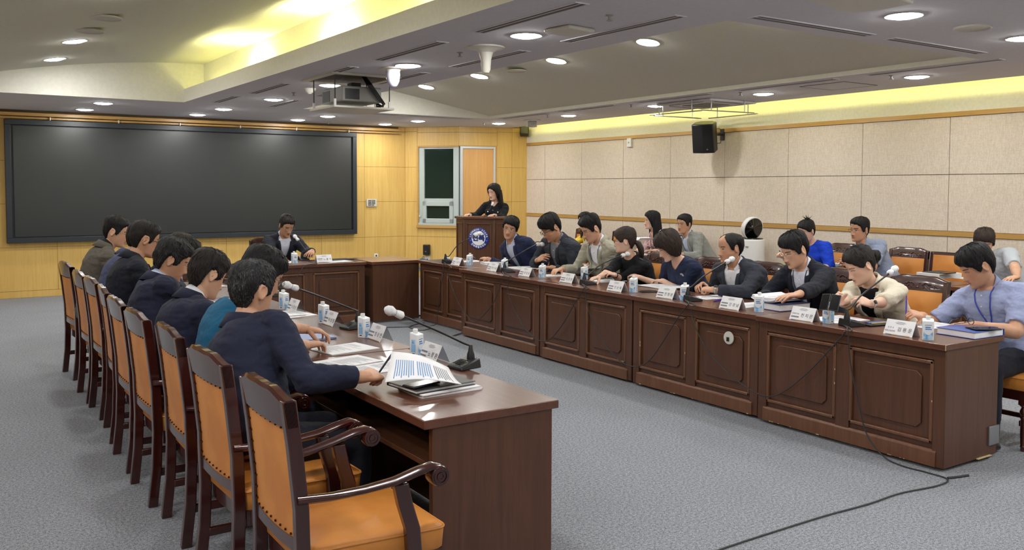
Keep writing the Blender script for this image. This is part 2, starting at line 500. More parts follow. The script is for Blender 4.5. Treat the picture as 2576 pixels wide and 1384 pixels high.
# left tray: lip, trough, vault, far fascia
LT, IX = .17, 3.09
quad(mb, (LXa, TY1, CZ), (LXb, TY0, CZ), (LXb, TY0, CZ + LT), (LXa, TY1, CZ + LT), 1)
quad(mb, (LXa, TY1, CZ + LT), (LXb, TY0, CZ + LT), (LXb + .03, TY0, CZ + LT), (LXa + .03, TY1, CZ + LT), 1)
quad(mb, (LXa + .03, TY1, CZ + LT), (LXb + .03, TY0, CZ + LT), (LXb + .03, TY0, CZ + .03), (LXa + .03, TY1, CZ + .03), 1)
quad(mb, (LXa + .03, TY1, CZ + .03), (LXb + .03, TY0, CZ + .03), (IX + .1, TY0, CZ + .03), (IX, TY1, CZ + .03), 1)
quad(mb, (IX, TY1, CZ + .03), (IX + .1, TY0, CZ + .03), (IX + .1, TY0, 3.255), (IX, TY1, 3.255), 1)
def vz(x):
    x = min(x, 3.2); t = (3.09 - x) / 3.29
    return 3.255 - .05 * t - .46 * t * t
NV = 16
vx = [LX0 + (IX - LX0) * i / NV for i in range(NV + 1)]
vxb = [LX0 + (IX + .1 - LX0) * i / NV for i in range(NV + 1)]
for i in range(NV):
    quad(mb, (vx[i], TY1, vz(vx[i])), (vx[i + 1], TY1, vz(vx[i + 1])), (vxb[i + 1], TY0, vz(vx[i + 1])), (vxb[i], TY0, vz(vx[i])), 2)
    quad(mb, (vx[i], TY1, CZ), (vx[i + 1], TY1, CZ), (vx[i + 1], TY1, vz(vx[i + 1])), (vx[i], TY1, vz(vx[i])), 1)
    quad(mb, (vxb[i], TY0, CZ), (vxb[i + 1], TY0, CZ), (vxb[i + 1], TY0, vz(vx[i + 1])), (vxb[i], TY0, vz(vx[i])), 1)
# right tray: sloped plane
def sz(x): return 3.085 + .1744 * (5.83 - x)
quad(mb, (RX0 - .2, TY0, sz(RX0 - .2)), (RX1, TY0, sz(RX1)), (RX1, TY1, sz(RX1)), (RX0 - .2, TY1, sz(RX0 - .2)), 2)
quad(mb, (RX1, TY0, CZ), (RX1, TY1, CZ), (RX1, TY1, CZ + .035), (RX1, TY0, CZ + .035), 1)
quad(mb, (RX1 - .0, TY0, CZ + .035), (RX1, TY1, CZ + .035), (RX1, TY1, sz(RX1)), (RX1, TY0, sz(RX1)), 1)
for y in (TY0, TY1): quad(mb, (RX0 - .2, y, CZ), (RX1, y, CZ), (RX1, y, sz(RX1)), (RX0 - .2, y, sz(RX0 - .2)), 1)
quad(mb, (RX0, TY0, CZ), (RX0, TY1, CZ), (RX0, TY1, CZ + LT), (RX0, TY0, CZ + LT), 1)
quad(mb, (RX0, TY0, CZ + LT), (RX0, TY1, CZ + LT), (RX0 - .03, TY1, CZ + LT), (RX0 - .03, TY0, CZ + LT), 1)
quad(mb, (RX0 - .03, TY0, CZ + .03), (RX0 - .03, TY1, CZ + .03), (RX0 - .2, TY1, CZ + .03), (RX0 - .2, TY0, CZ + .03), 1)
quad(mb, (RX0 - .2, TY0, CZ), (RX0 - .2, TY1, CZ), (RX0 - .2, TY1, sz(RX0 - .2)), (RX0 - .2, TY0, sz(RX0 - .2)), 1)
struct(mb.build('ceiling', [M['ceil'], M['tray'], M['ceil_lit']], ang=30))
struct(MB().span((XL, YB, 3.42), (WX + .1, FY + .1, 3.46)).build('ceiling_slab', M['ceil'], smooth=False))
# curtain-rail board above the screen
mb = MB().span((-1.2, FY - .13, 2.655), (7.2, FY - .07, 2.70)).span((-1.2, FY - .09, 2.615), (7.2, FY - .05, 2.64))
for x in (-.3, .6, 1.52, 2.45, 3.35, 4.3, 5.25, 6.2): mb.span((x, FY - .135, 2.60), (x + .012, FY - .1, 2.645), 1)
mb.span((-1.2, FY - .05, 2.66), (7.2, FY - .0, 2.74), 2)
struct(mb.build('trim_3', [M['maple_trim'], M['white'], M['groove']], smooth=False))

# ------------------------------------------------------------------ lamps
def downlight(p, nrm, label, group='recessed round ceiling downlights'):
    p = V(p); q = UP.rotation_difference(V(nrm) * -1).to_matrix() if True else None
    t = thing('downlight', label, 'ceiling light', p, 0, group)
    k = MB(); k.lathe([(.115, -.004), (.118, .002), (.104, .006), (.1, .001)], n=24, M=q, caps=False)
    k.build('trim_ring', M['white'], t)
    k = MB(); k.lathe([(.102, .002), (.094, -.007), (.07, -.014), (.036, -.018), (.006, -.019)], n=20, M=q)
    k.build('diffuser', M['lamp'], t, ang=180)
    return t
DN = (0, 0, -1)
def ordn(i): return ['nearest', 'second', 'third', 'fourth', 'fifth', 'sixth', 'seventh', 'eighth'][i]
for i, (x, y, pic) in enumerate([(1.97, 12.80, 1), (1.91, 13.99, 1), (3.53, 12.76, 1), (3.47, 13.96, 1), (5.08, 14.04, 1), (5.21, 13.07, 1), (6.67, 14.09, 1), (6.80, 13.11, 1)]):
    rowt = 'in the row nearest the far wall' if y > 13.5 else 'in the row just past the ceiling trays'
    downlight((x, y, CZ - .004), DN, 'round lit downlight %s, %s from the left' % (rowt, ordn([0, 0, 1, 1, 2, 2, 3, 3][i]).replace('nearest', 'first')))
for i, y in enumerate((12.77, 10.8, 8.86, 7.04, 5.12, 3.2, 1.3, -.6)):
    downlight((8.17, y, CZ - .004), DN, 'round lit downlight in the row along the fabric wall, %s from the far end' % ordn(i).replace('nearest', 'first'))
for i, y in enumerate((11.01, 9.14, 7.27, 5.37, 3.4, 1.4, -.6)):
    downlight((3.67, y, CZ - .004), DN, 'round lit downlight on the strip between the two trays, %s from the far end' % ordn(i).replace('nearest', 'first'))
for i, y in enumerate((12.77, 10.8, 8.86, 7.04, 5.12, 3.2, 1.3, -.6)):  # unseen row mirrored from the right side, added to brighten the left floor
    downlight((-.77, y, CZ - .004), DN, 'added round fill downlight left of the left tray, outside the picture')
for i, (x, y) in enumerate([(5.25, 3.39), (6.74, 3.39), (5.25, 1.4), (6.74, 1.4), (5.25, -.6), (6.74, -.6), (1.5, 2.6), (0, 2.6), (-1.6, 2.6), (1.0, .6), (-1.5, .6)]):  # first pair in view, the others unseen extras for fill light
    downlight((x, y, CZ - .004), DN, ('round lit downlight in the top right, %s of the pair before the right tray' % ('left' if i == 0 else 'right')) if i < 2 else 'unseen extra round downlight behind the camera')
sn = V((-.1744, 0, -1)).normalized()
for i, y in enumerate((11.2, 9.75, 8.09, 6.57, 5.05)):
    downlight((5.94, y, sz(5.94) - .005), sn, 'round lit downlight on the sloped right tray, %s from the far end' % ordn(i).replace('nearest', 'first'))
for i, (u, v) in enumerate(((138, 148), (188, 103))):
    P = onz(u, v, 3.09); z = vz(P.x); P = onz(u, v, z)
    e = .01; vn = V((-(vz(P.x + e) - vz(P.x - e)) / (2 * e), 0, 1)).normalized() * -1
    downlight(P + vn * .004, vn, 'round lit downlight on the vaulted left tray, %s one' % ('farther' if i == 0 else 'nearer'))
for y in (5.6, 7.3):
    downlight((1.3, y, vz(1.3) - .004), (.0, 0, -1), 'round lit downlight on the vaulted left tray outside the picture')

# cove lamps in the left trough (small floods), the right trough and the wall slot (tubes)
for i, y in enumerate((5.45, 7.6, 9.75)):
    t = thing('cove_lamp', 'yellow lamp hidden in the lip of the left tray, %s' % ['nearest', 'middle', 'farthest'][i], 'cove light', (2.99, y, CZ + .04), 0, 'cove lamps of the left tray')
    k = MB(); k.span((-.03, -.32, .0), (.03, .32, .04)); k.build('housing', M['white'], t, bevel=.004)
    k = MB(); k.tube([(0, -.28, .055), (0, .28, .055)], .013, 8); k.build('tube', emit('cove_tube_glow', (1, .94, .42, 1), 330.0) if i == 0 else bpy.data.materials['cove_tube_glow'], t)
for x, y0, y1, nm in ((3.0, 4.3, 11.9, 'left tray'), (RX0 - .12, 4.4, 11.9, 'right tray'), (8.79, -3, 13.4, 'fabric wall slot')):
    t = thing('cove_tube', 'yellow light tube hidden in the %s' % nm, 'cove light', (x, 0, CZ + .05), 0)
    if 'tray' not in nm: t.location.z = CZ + .25
    n = 8
    for j in range(n):
        a = y0 + (y1 - y0) * j / n
        MB().tube([(0, a + .05, 0), (0, a + (y1 - y0) / n - .05, 0)], .014, 6).build('tube', M['cove' if 'tray' in nm else 'cove2'], t)
# ------------------------------------------------------------------ wall equipment
scr = thing('video_wall_screen', 'wide dark video wall screen with black frame on the far wall', 'screen', (3.65, FY - .06, 1.706))
k = MB(); hw, hh, b = 2.71, .895, .075
for a0, a1, c0, c1 in ((-hw, hw, hh - b, hh), (-hw, hw, -hh, -hh + b), (-hw, -hw + b, -hh + b, hh - b), (hw - b, hw, -hh + b, hh - b)): k.span((a0, -.05, c0), (a1, .06, c1))
k.build('frame', M['scrframe'], scr, bevel=.004)
k = MB(); k.span((-hw + b, -.02, -hh + b), (hw - b, .05, hh - b)); k.build('frame_gap', M['scrgap'], scr, smooth=False)
k = MB(); k.span((-hw + b + .03, -.03, -hh + b + .014), (hw - b - .03, -.018, hh - b - .018)); k.build('display', M['screen'], scr, smooth=False)

kp = thing('wall_control_keypad', 'cream push-button control panel on the yellow far wall', 'control panel', (6.68, FY - .005, 1.36))
MB().span((-.1, -.02, -.068), (.1, 0, .068)).build('faceplate', M['offwhite'], kp, bevel=.004)
k = MB()
for i in range(6):
    for j in range(4):
        if i == 5 and j == 0: continue
        k.lathe([(.009, 0), (.009, .006), (.006, .008)], (-.062 + i * .022 + (.008 if i > 2 else 0), -.02, -.04 + j * .027), 8, 0, Matrix.Rotation(pi / 2, 3, 'X'))
k.build('buttons', M['black'], kp)
def outlet(p, n, label, w=.075, h=.075, holes=1):
    o = thing('wall_outlet', label, 'outlet', p); R = Matrix((V((-n.y, n.x, 0)), n, UP)).transposed()
    MB().box(n * .006, (w, .012, h), R).build('faceplate', M['white'], o, bevel=.003)
    k = MB()
    for i in range(holes): k.box(n * .013 + R @ V(((i - (holes - 1) / 2) * .045, 0, 0)), (.028, .004, .03), R)
    k.build('socket', M['dkgrey'], o)
NF = V((0, -1, 0))
outlet(V((6.77, FY, .40)), NF, 'white socket low on the far wall right of the end table')
outlet(A2 + dAB * (LAB * .78) + UP * .335, nAB, 'white socket plate on the angled wall below the window', .13, .08, 2)
outlet(A2 + dAB * (LAB * .42) + UP * .315, nAB, 'white junction box below the black wall dispenser', .10, .13)
bx = thing('wall_dispenser_box', 'small black box on the angled wall under the window', 'wall box', A2 + dAB * (LAB * .42) + UP * .50)
MB().box(nAB * .04, (.12, .08, .19), RAB).build('housing', M['black'], bx, bevel=.012)
MB().box(nAB * .082 + UP * -.03, (.03, .004, .012), RAB).build('badge', M['steel'], bx)
sw = thing('wall_sensor', 'small white square sensor on the fabric wall under the top trim', 'sensor', (WX - .001, 10.66, 2.355))
MB().span((-.045, -.05, -.07), (0, .05, .07)).build('housing', M['white'], sw, bevel=.006)
MB().span((-.048, -.012, -.012), (-.045, .012, .012)).build('lens', M['grey'], sw)
cc = thing('cable_coil', 'blue cable coil hanging low on the angled wall', 'cable', A2 + dAB * .38 + UP * .22 + nAB * .05)
k = MB()
for i in range(5):
    r = .095 + .008 * (i % 3); k.tube([dAB * (r * cos(t)) + UP * (r * sin(t) * 1.08) + nAB * (.012 * i - .02) for t in [2 * pi * j / 20 for j in range(20)]], .006, 6, closed=True)
k.tube([UP * .1 + nAB * .03, UP * .14 + nAB * .03, UP * .155 - nAB * .05], .005, 6)
k.build('coil', M['cableb'], cc)

# wall loudspeaker
sp = thing('wall_loudspeaker', 'black box loudspeaker tilted on a bracket on the fabric wall', 'loudspeaker', (8.98, 8.74, 2.345))
Rs = Matrix.Rotation(radians(30), 3, 'Z') @ Matrix.Rotation(radians(-14), 3, 'Y')
k = MB(); k.prism([(-.15, -.15), (-.165, 0), (-.15, .15), (.04, .15), (.13, .08), (.13, -.08), (.04, -.15)], .40, Matrix.Translation(V((0, 0, 0))).to_3x3() @ Rs)
for i, q in enumerate(k.v): k.v[i] = tuple(V(q) - Rs @ V((0, 0, .20)))
k.build('cabinet', M['black'], sp, bevel=.012)
k = MB(); k.add([Rs @ V(q) for q in ((-.153, -.135, -.18), (-.168, 0, -.18), (-.153, .135, -.18), (-.153, .135, .18), (-.168, 0, .18), (-.153, -.135, .18))], [(0, 1, 4, 5), (1, 2, 3, 4)])
k.build('grille', M['blackm'], sp, smooth=False)
MB().box(Rs @ V((-.166, -.06, -.145)), (.004, .022, .018), Rs).build('badge', M['steel'], sp)
k = MB(); k.tube([Rs @ V((.12, 0, .03)), (.2, -.02, .04), (.31, -.02, .04)], .018, 8); k.box((.31, -.02, .04), (.02, .07, .16)); k.box(Rs @ V((.13, 0, .03)), (.03, .06, .11), Rs)
k.build('bracket', M['black'], sp, bevel=.003)
MB().tube([Rs @ V((.13, 0, .08)), (.22, -.05, .12), (.27, -.06, .05), (.24, -.05, -.08), Rs @ V((.13, 0, -.12))], .005, 6).build('cord', M['cable'], sp)
s2 = thing('corner_loudspeaker', 'black loudspeaker corner peeking out where wooden wall meets ceiling', 'loudspeaker', (9.17, 13.46, 2.67))
R = RZ(radians(50)) @ Matrix.Rotation(radians(25), 3, 'Y')
MB().box((0, 0, 0), (.12, .16, .15), R).build('cabinet', M['black'], s2, bevel=.01)
MB().tube([(0, 0, 0), (.1, .1, .02), (.16, .16, .02)], .015, 6).build('bracket', M['black'], s2)

# ------------------------------------------------------------------ ceiling equipment
def slot(x, y, L, ang, label):
    t = thing('slot_diffuser', label, 'air diffuser', (x, y, CZ), ang, 'linear slot diffusers in the ceiling')
    k = MB(); w = .055
    k.span((-w, -L / 2, -.006), (-w + .014, L / 2, .002)); k.span((w - .014, -L / 2, -.006), (w, L / 2, .002)); k.span((-.006, -L / 2, -.004), (.006, L / 2, .002))
    k.span((-w, -L / 2 - .012, -.006), (w, -L / 2, .002)); k.span((-w, L / 2, -.006), (w, L / 2 + .012, .002))
    k.build('frame', M['ceil'], t)
    MB().span((-w + .012, -L / 2, -.002), (w - .012, L / 2, .001)).build('slot', plain('slot_shadow', lin(104, 98, 96), .9) if 'slot_shadow' not in bpy.data.materials else bpy.data.materials['slot_shadow'], t)
for i, (x0, y0, x1, y1) in enumerate([(3.31, 5.45, 3.32, 4.26), (3.30, 7.11, 3.31, 5.97), (3.28, 8.76, 3.31, 7.65), (3.22, 10.44, 3.25, 9.27), (3.15, 11.8, 3.2, 10.93)]):
    slot((x0 + x1) / 2, (y0 + y1) / 2, y0 - y1, 0, 'long slot diffuser beside the left tray, %s from the camera' % ordn(i))
for i, (x0, y0, x1, y1) in enumerate([(4.08, 5.42, 4.08, 4.21), (4.06, 7.11, 4.07, 5.97), (4.03, 8.73, 4.05, 7.64), (3.98, 10.3, 4.0, 9.2), (3.95, 11.97, 3.98, 10.97)]):
    slot((x0 + x1) / 2, (y0 + y1) / 2, y0 - y1, 0, 'long slot diffuser along the left edge of the right tray, %s from the camera' % ordn(i))
for i, (x0, x1) in enumerate([(4.5, 5.71), (5.97, 7.2)]):
    slot((x0 + x1) / 2, 3.96, x1 - x0, pi / 2, 'long slot diffuser across the near edge of the right tray, %s one' % ['left', 'right'][i])
for i, (y0, y1) in enumerate([(5.31, 4.04), (6.96, 5.69), (8.66, 7.4), (10.3, 9.1), (11.9, 10.7)]):
    slot(7.67, (y0 + y1) / 2, y0 - y1, 0, 'long slot diffuser between right tray and fabric wall, %s from the camera' % ordn(i))
for i, (x0, x1) in enumerate([(4.9, 6.0), (6.2, 7.3)]):
    slot((x0 + x1) / 2, 12.25, x1 - x0, pi / 2, 'long slot diffuser beyond the far edge of the right tray, %s one' % ['left', 'right'][i])
def ceil_disc(p, r, label, cat, name, prof, mat='offwhite', n=20):
    t = thing(name, label, cat, p)
    MB().lathe([(a * r, -b) for a, b in prof], n=n).build('body', M[mat], t)
    return t
SPK = [(1, -.0), (1.04, .012), (.94, .016), (.9, .006), (.0, .006)]
for (u, v, lab) in ((267, 40, 'round ceiling speaker on the left vault, nearer one'), (225, 73, 'round ceiling speaker on the left vault, farther one')):
    P = onz(u, v, 3.09); P = onz(u, v, vz(P.x)); ceil_disc(P - UP * .012, .13, lab, 'ceiling speaker', 'ceiling_speaker', SPK)
ceil_disc(V((6.02, 3.37, CZ)), .12, 'round ceiling speaker right of the big near downlight', 'ceiling speaker', 'ceiling_speaker', SPK)
ceil_disc(V((5.95, 8.91, sz(5.95) - .02)), .12, 'round ceiling speaker on the sloped right tray', 'ceiling speaker', 'ceiling_speaker', SPK)
ceil_disc(V((3.71, 5.99, CZ)), .15, 'white trumpet-shaped antenna hanging from the ceiling', 'ceiling device', 'ceiling_antenna', [(1, 0), (1, .012), (.62, .02), (.38, .045), (.28, .1), (.24, .18), (.16, .205), (.02, .21)])
t = ceil_disc(V((3.65, 7.54, CZ)), .13, 'white bulb-shaped lamp under the ceiling beside the projector', 'ceiling lamp', 'ceiling_bulb', [(1, 0), (1, .01), (.55, .016), (.5, .03)])
MB().lathe([(.064, -.028), (.068, -.06), (.06, -.12), (.04, -.165), (.015, -.182)], n=18).build('globe', plain('milky_globe', lin(176, 176, 200), .35), t)
t = thing('access_point', 'white square wireless access point on the ceiling', 'ceiling device', (3.77, 4.98, CZ), radians(8))
MB().span((-.13, -.13, -.03), (.13, .13, 0)).build('housing', M['offwhite'], t, bevel=.02)
for (x, y, n) in [(3.69, 4.45, 'nearest on the strip between the trays'), (3.68, 6.35, 'second on the strip between the trays'), (3.61, 10.11, 'farthest on the strip between the trays'), (5.66, 14.15, 'above the right end of the screen'), (7.9, 5.22, 'near end of the row by the fabric wall'), (7.85, 7.1, 'second of the row by the fabric wall'), (7.8, 8.94, 'third of the row by the fabric wall'), (7.85, 10.9, 'fourth of the row by the fabric wall'), (7.92, 12.85, 'far end of the row by the fabric wall')]:
    ceil_disc(V((x, y, CZ)), .024, 'small round sprinkler head, %s' % n, 'sprinkler', 'sprinkler', [(1, 0), (1, .005), (.4, .008), (.35, .03), (.8, .034), (.8, .038)], 'grey', 12)
ceil_disc(V((3.6, 9.57, CZ)), .075, 'conical smoke detector on the ceiling left of the projector', 'smoke detector', 'smoke_detector', [(1, 0), (1, .012), (.65, .04), (.6, .046), (.35, .055), (.3, .062), (.1, .068)], 'offwhite')
t = thing('camera_bracket', 'small grey ceiling camera near the corner of the fabric wall', 'camera', (8.24, 11.87, CZ))
MB().span((-.1, -.1, -.02), (.1, .1, 0)).build('plate', M['offwhite'], t, bevel=.004)
MB().span((-.055, -.055, -.115), (.055, .055, -.02)).build('housing', M['grey'], t, bevel=.006)
t = thing('ceiling_grille', 'pale ceiling ventilation grille at the top edge of the picture', 'ceiling vent', (4.5, 3.2, CZ), radians(10))
MB().prism([(-.3, -.2), (.3, -.2), (.34, 0), (.3, .2), (-.3, .2), (-.34, 0)], .035, Matrix.Identity(3)).build('cover', M['offwhite'], t, loc=(0, 0, -.035), bevel=.012)
t = thing('access_hatch', 'flat square access hatch in the ceiling by the fabric wall', 'ceiling hatch', (8.22, 6.06, CZ))
k = MB()
for a in (-.28, .28): k.span((a - .006, -.28, -.004), (a + .006, .28, .001)); k.span((-.28, a - .006, -.004), (.28, a + .006, .001))
k.build('frame', bpy.data.materials['slot_shadow'], t); MB().span((-.275, -.275, -.003), (.275, .275, .001)).build('panel', M['ceil'], t)
# ceiling cassette with deflector rails
ac = thing('air_conditioner_cassette', 'square ceiling air conditioner cassette with hanging metal deflector rails', 'air conditioner', (8.42, 8.2, CZ))
hwx, hwy = .42, .48
MB().span((-hwx, -hwy, -.03), (hwx, hwy, .0)).build('panel', M['ceil'], ac, bevel=.015)
k = MB()
for a in range(-9, 10): k.span((-.2, a * .024 - .004, -.04), (.2, a * .024 + .004, -.028))
k.build('intake_grille', M['grey'], ac)
k = MB()
for a, b2, c, d in ((-.36, -.34, -.3, .3), (.34, .36, -.3, .3), (-.25, .25, -.41, -.39), (-.25, .25, .39, .41)): k.span((a, c, -.034), (b2, d, -.029))
k.build('air_slots', bpy.data.materials['slot_shadow'], ac)
k = MB()
for (a, b3) in (((-.5, -.42), (.34, -.5)), ((-.5, .5), (-.44, -.36)), ((.46, -.45), (.5, .42)), ((-.4, .53), (.42, .5))):
    k.tube([(a[0], a[1], -.15), (b3[0], b3[1], -.15)], .02, 6, flat=.35)
    for f in (.18, .82):
        x, y = a[0] + (b3[0] - a[0]) * f, a[1] + (b3[1] - a[1]) * f
        k.tube([(x, y, -.15), (x, y, -.0)], .007, 6)
k.build('deflector_rails', M['steel'], ac)
# projector lift
pj = thing('ceiling_projector', 'grey projector on a lowered ceiling lift with dangling black cables', 'projector', (3.62, 8.42, CZ))
k = MB()
for a, b4, c, d in ((-.36, .38, -.36, -.3), (-.36, .38, .42, .48), (-.36, -.3, -.3, .42), (.32, .38, -.3, .42)): k.span((a, c, -.018), (b4, d, .0))
k.build('hatch_frame', M['offwhite'], pj, bevel=.003)
MB().span((-.3, -.3, -.004), (.32, .42, .002)).build('hatch_opening', bpy.data.materials['slot_shadow'], pj)
MB().span((-.33, -.33, -.335), (.31, .33, -.315)).build('platform', M['offwhite'], pj, bevel=.003)
for x, y in ((-.3, -.28), (-.3, .28), (.28, -.28), (.28, .28)):
    r = MB().tube([(x, y, 0), (x, y, -.28)], .006, 6).build('rod', M['dkgrey'], pj)
    MB().span((x - .01, y - .01, -.315), (x + .01, y + .01, -.25)).build('foot', M['white'], r)
body = MB().span((-.22, -.27, -.265), (.2, .27, -.115)).build('projector_body', M['grey'], pj, bevel=.012)
MB().span((-.19, -.273, -.245), (-.04, -.268, -.14)).build('vent', M['black'], body)
MB().span((-.223, .05, -.25), (-.218, .24, -.14)).build('vent', M['black'], body)
MB().box((.0, -.05, -.09), (.1, .12, .06)).build('lift_head', M['dkgrey'], pj, bevel=.006)
rnd = random.Random(3)
k = MB()
for i in range(8):
    a = .02 * i; k.tube([(.02 + a * .3, -.2, -.01), (.03 + a * .4, -.3, -.1), (.1 + a, -.33 + .01 * i, -.2 - .01 * i), (.2 + a * .5, -.3 + .02 * i, -.28), (.25, -.2 + .03 * i, -.30 + .02 * rnd.random()), (.2 + .05 * rnd.random(), -.1, -.25)], .006, 5)
k.build('cables', M['black'], pj)

# ------------------------------------------------------------------ podium
pn = V((-.74, -.67, 0)).normalized(); pd = V((-pn.y, pn.x, 0)) * -1
if pd.x < 0: pd = -pd
PC = V((6.95, 11.42, 0))
pod = thing('podium', 'tall dark wooden podium with a round blue and white emblem', 'podium', PC)
Rp = Matrix((pd, -pn, UP)).transposed()
def pp(x, y, z): return Rp @ V((x, y, z))
base = [(-.24, 0), (.24, 0), (.44, .25), (.44, .5), (-.44, .5), (-.44, .25)]
MB().prism(base, 1.16, Rp).build('cabinet', M['mahog'], pod, bevel=.006)
MB().prism([(x * 1.06, y * 1.06 - .02) for x, y in base], .035, Rp).build('top', M['mahog_top'], pod, loc=(0, 0, 1.16), bevel=.006)
MB().prism([(x * 1.05, y * 1.05 - .015) for x, y in base], .1, Rp).build('plinth', M['mahog'], pod, bevel=.008)
def pframe(a, b, z0, z1):
    a, b = V((a[0], a[1], 0)), V((b[0], b[1], 0)); d = (b - a).normalized(); n = V((d.y, -d.x, 0)); R = Rp @ Matrix((d, -n, UP)).transposed(); L = (b - a).length
    k = MB()
    for t0, t1, c0, c1 in ((.04, L - .04, z1 - .02, z1), (.04, L - .04, z0, z0 + .02), (.04, .06, z0, z1), (L - .06, L - .04, z0, z1)):
        k.box(Rp @ (a + d * (t0 + t1) / 2 + n * .004 + UP * (c0 + c1) / 2), (t1 - t0, .016, c1 - c0), R)
    k.build('moulding', M['mahog'], pod, bevel=.004)
pframe(base[0], base[1], .2, 1.1); pframe(base[1], base[2], .2, 1.1); pframe(base[5], base[0], .2, 1.1)
# emblem
M['em_blue'] = plain('emblem_blue', lin(28, 48, 140), .4); M['em_white'] = plain('emblem_white', lin(232, 234, 240), .4); M['em_navy'] = plain('emblem_navy', lin(30, 50, 110), .4); M['em_teal'] = plain('emblem_teal', lin(60, 130, 130), .4)
ez = .87
def disc(r, off, n=48): return [pp(r * cos(2 * pi * j / n), -off, ez + r * sin(2 * pi * j / n)) for j in range(n)]
k = MB(); k.rings([disc(.160, .0), disc(.160, .012), disc(.157, .014)], 0); emb = k.build('emblem', M['em_blue'], pod)
k = MB(); k.rings([disc(.108, .013), disc(.108, .0165)], 0); k.build('emblem_field', M['em_white'], emb)
k = MB()
def arc_text(txt, r, a0, a1, size, flip=False):
    for i, ch in enumerate(txt):
        if ch == ' ': continue
        a = radians(a0 + (a1 - a0) * i / (len(txt) - 1)); vs, fs = text_mesh(ch, size, bold=.0012)
        q = a - pi / 2 if not flip else a + pi / 2
        k.add([pp(r * cos(a) + (x * cos(q) - y * sin(q)), -.0155, ez + r * sin(a) + (x * sin(q) + y * cos(q))) for x, y, z in [(v.x, v.y, 0) for v in vs]], fs)
arc_text('JEONBUK STATE', .133, 168, 12, .036)
arc_text('전북특별자치도', .134, 222, 318, .036, True)
for a in (195, -15): k.add([pp(.133 * cos(radians(a)) + .005 * cos(t), -.0155, ez + .133 * sin(radians(a)) + .005 * sin(t)) for t in [2 * pi * j / 8 for j in range(8)]], [tuple(range(8))])
k.build('emblem_lettering', M['em_white'], emb, smooth=False)
k = MB()
vs, fs = text_mesh('전북', .105, bold=.006); k.add([pp(v.x, -.0175, ez + v.y) for v in vs], fs); k.build('emblem_centre_lettering', M['em_navy'], emb, smooth=False)

# ------------------------------------------------------------------ tables
def table(x, y, L, rz, label, group, D=.6, front=True, name='conference_table', npan=2, shelf=False):
    t = thing(name, label, 'table', (x, y, 0), rz, group)
    MB().span((-.022, .002, .706), (D + .01, L - .002, .742)).build('tabletop', M['mahog_top'], t, bevel=.004)
    for yy in (.012, L - .042):
        MB().span((.006, yy, .02), (D - .03, yy + .03, .706)).build('end_panel', M['mahog'], t, bevel=.003)
    MB().span((.02, .03, .02), (.04, L - .03, .706)).build('front_panel', M['mahog'], t, smooth=False)
    k = MB()
    k.span((.004, .014, .02), (.022, .085, .706)); k.span((.004, L - .085, .02), (.022, L - .014, .706)); k.span((.006, .08, .64), (.022, L - .08, .706))
    if npan > 1: k.span((.006, L / 2 - .05, .1), (.022, L / 2 + .05, .65))
    k.build('front_frame', M['mahog'], t, bevel=.003)
    k = MB(); k.span((-.004, .06, .02), (.022, L - .06, .105)); k.prism([(-.004, .105), (.01, .118), (.022, .118), (.022, .105)], L - .12, Matrix(((1, 0, 0), (0, 0, 1), (0, 1, 0))))
    for i in range(len(k.v) - 8, len(k.v)): k.v[i] = (k.v[i][0], k.v[i][1] + .06, k.v[i][2])
    k.build('plinth', M['mahog_edge'], t, bevel=.002)
    w = (L - .17 - .1 * (npan - 1)) / npan
    for i in range(npan):
        a = .085 + i * (w + .1); b = a + w; z0, z1 = .15, .635
        k = MB(); m = .022
        for y0, y1, c0, c1 in ((a, b, z1 - m, z1), (a, b, z0, z0 + m), (a, a + m, z0, z1), (b - m, b, z0, z1)): k.span((.0, y0, c0), (.021, y1, c1))
        k.build('moulding', M['mahog_edge'], t, bevel=.006)
        e = .075; c = .03; y0, y1, c0, c1 = a + e, b - e, z0 + e, z1 - e
        poly = [(y0, c0 + c), (y0 + c, c0), (y1 - c, c0), (y1, c0 + c), (y1, c1 - c), (y1 - c, c1), (y0 + c, c1), (y0, c1 - c)]
        MB().prism(poly, -.012, Matrix(((0, 0, 1), (1, 0, 0), (0, 1, 0)))).build('raised_panel', M['mahog'], t, loc=(.0205, 0, 0), bevel=.004)
    if shelf: MB().span((.2, .045, .54), (D - .03, L - .045, .562)).build('shelf', M['mahog'], t, bevel=.002)
    return t
RT = [(4.815, 2.785, 1.385), (4.845, 4.175, 1.345), (4.855, 5.525, 1.345), (4.865, 6.875, 1.505), (5.015, 8.385, 1.255)]
G = 'panelled dark wood tables of the right row'
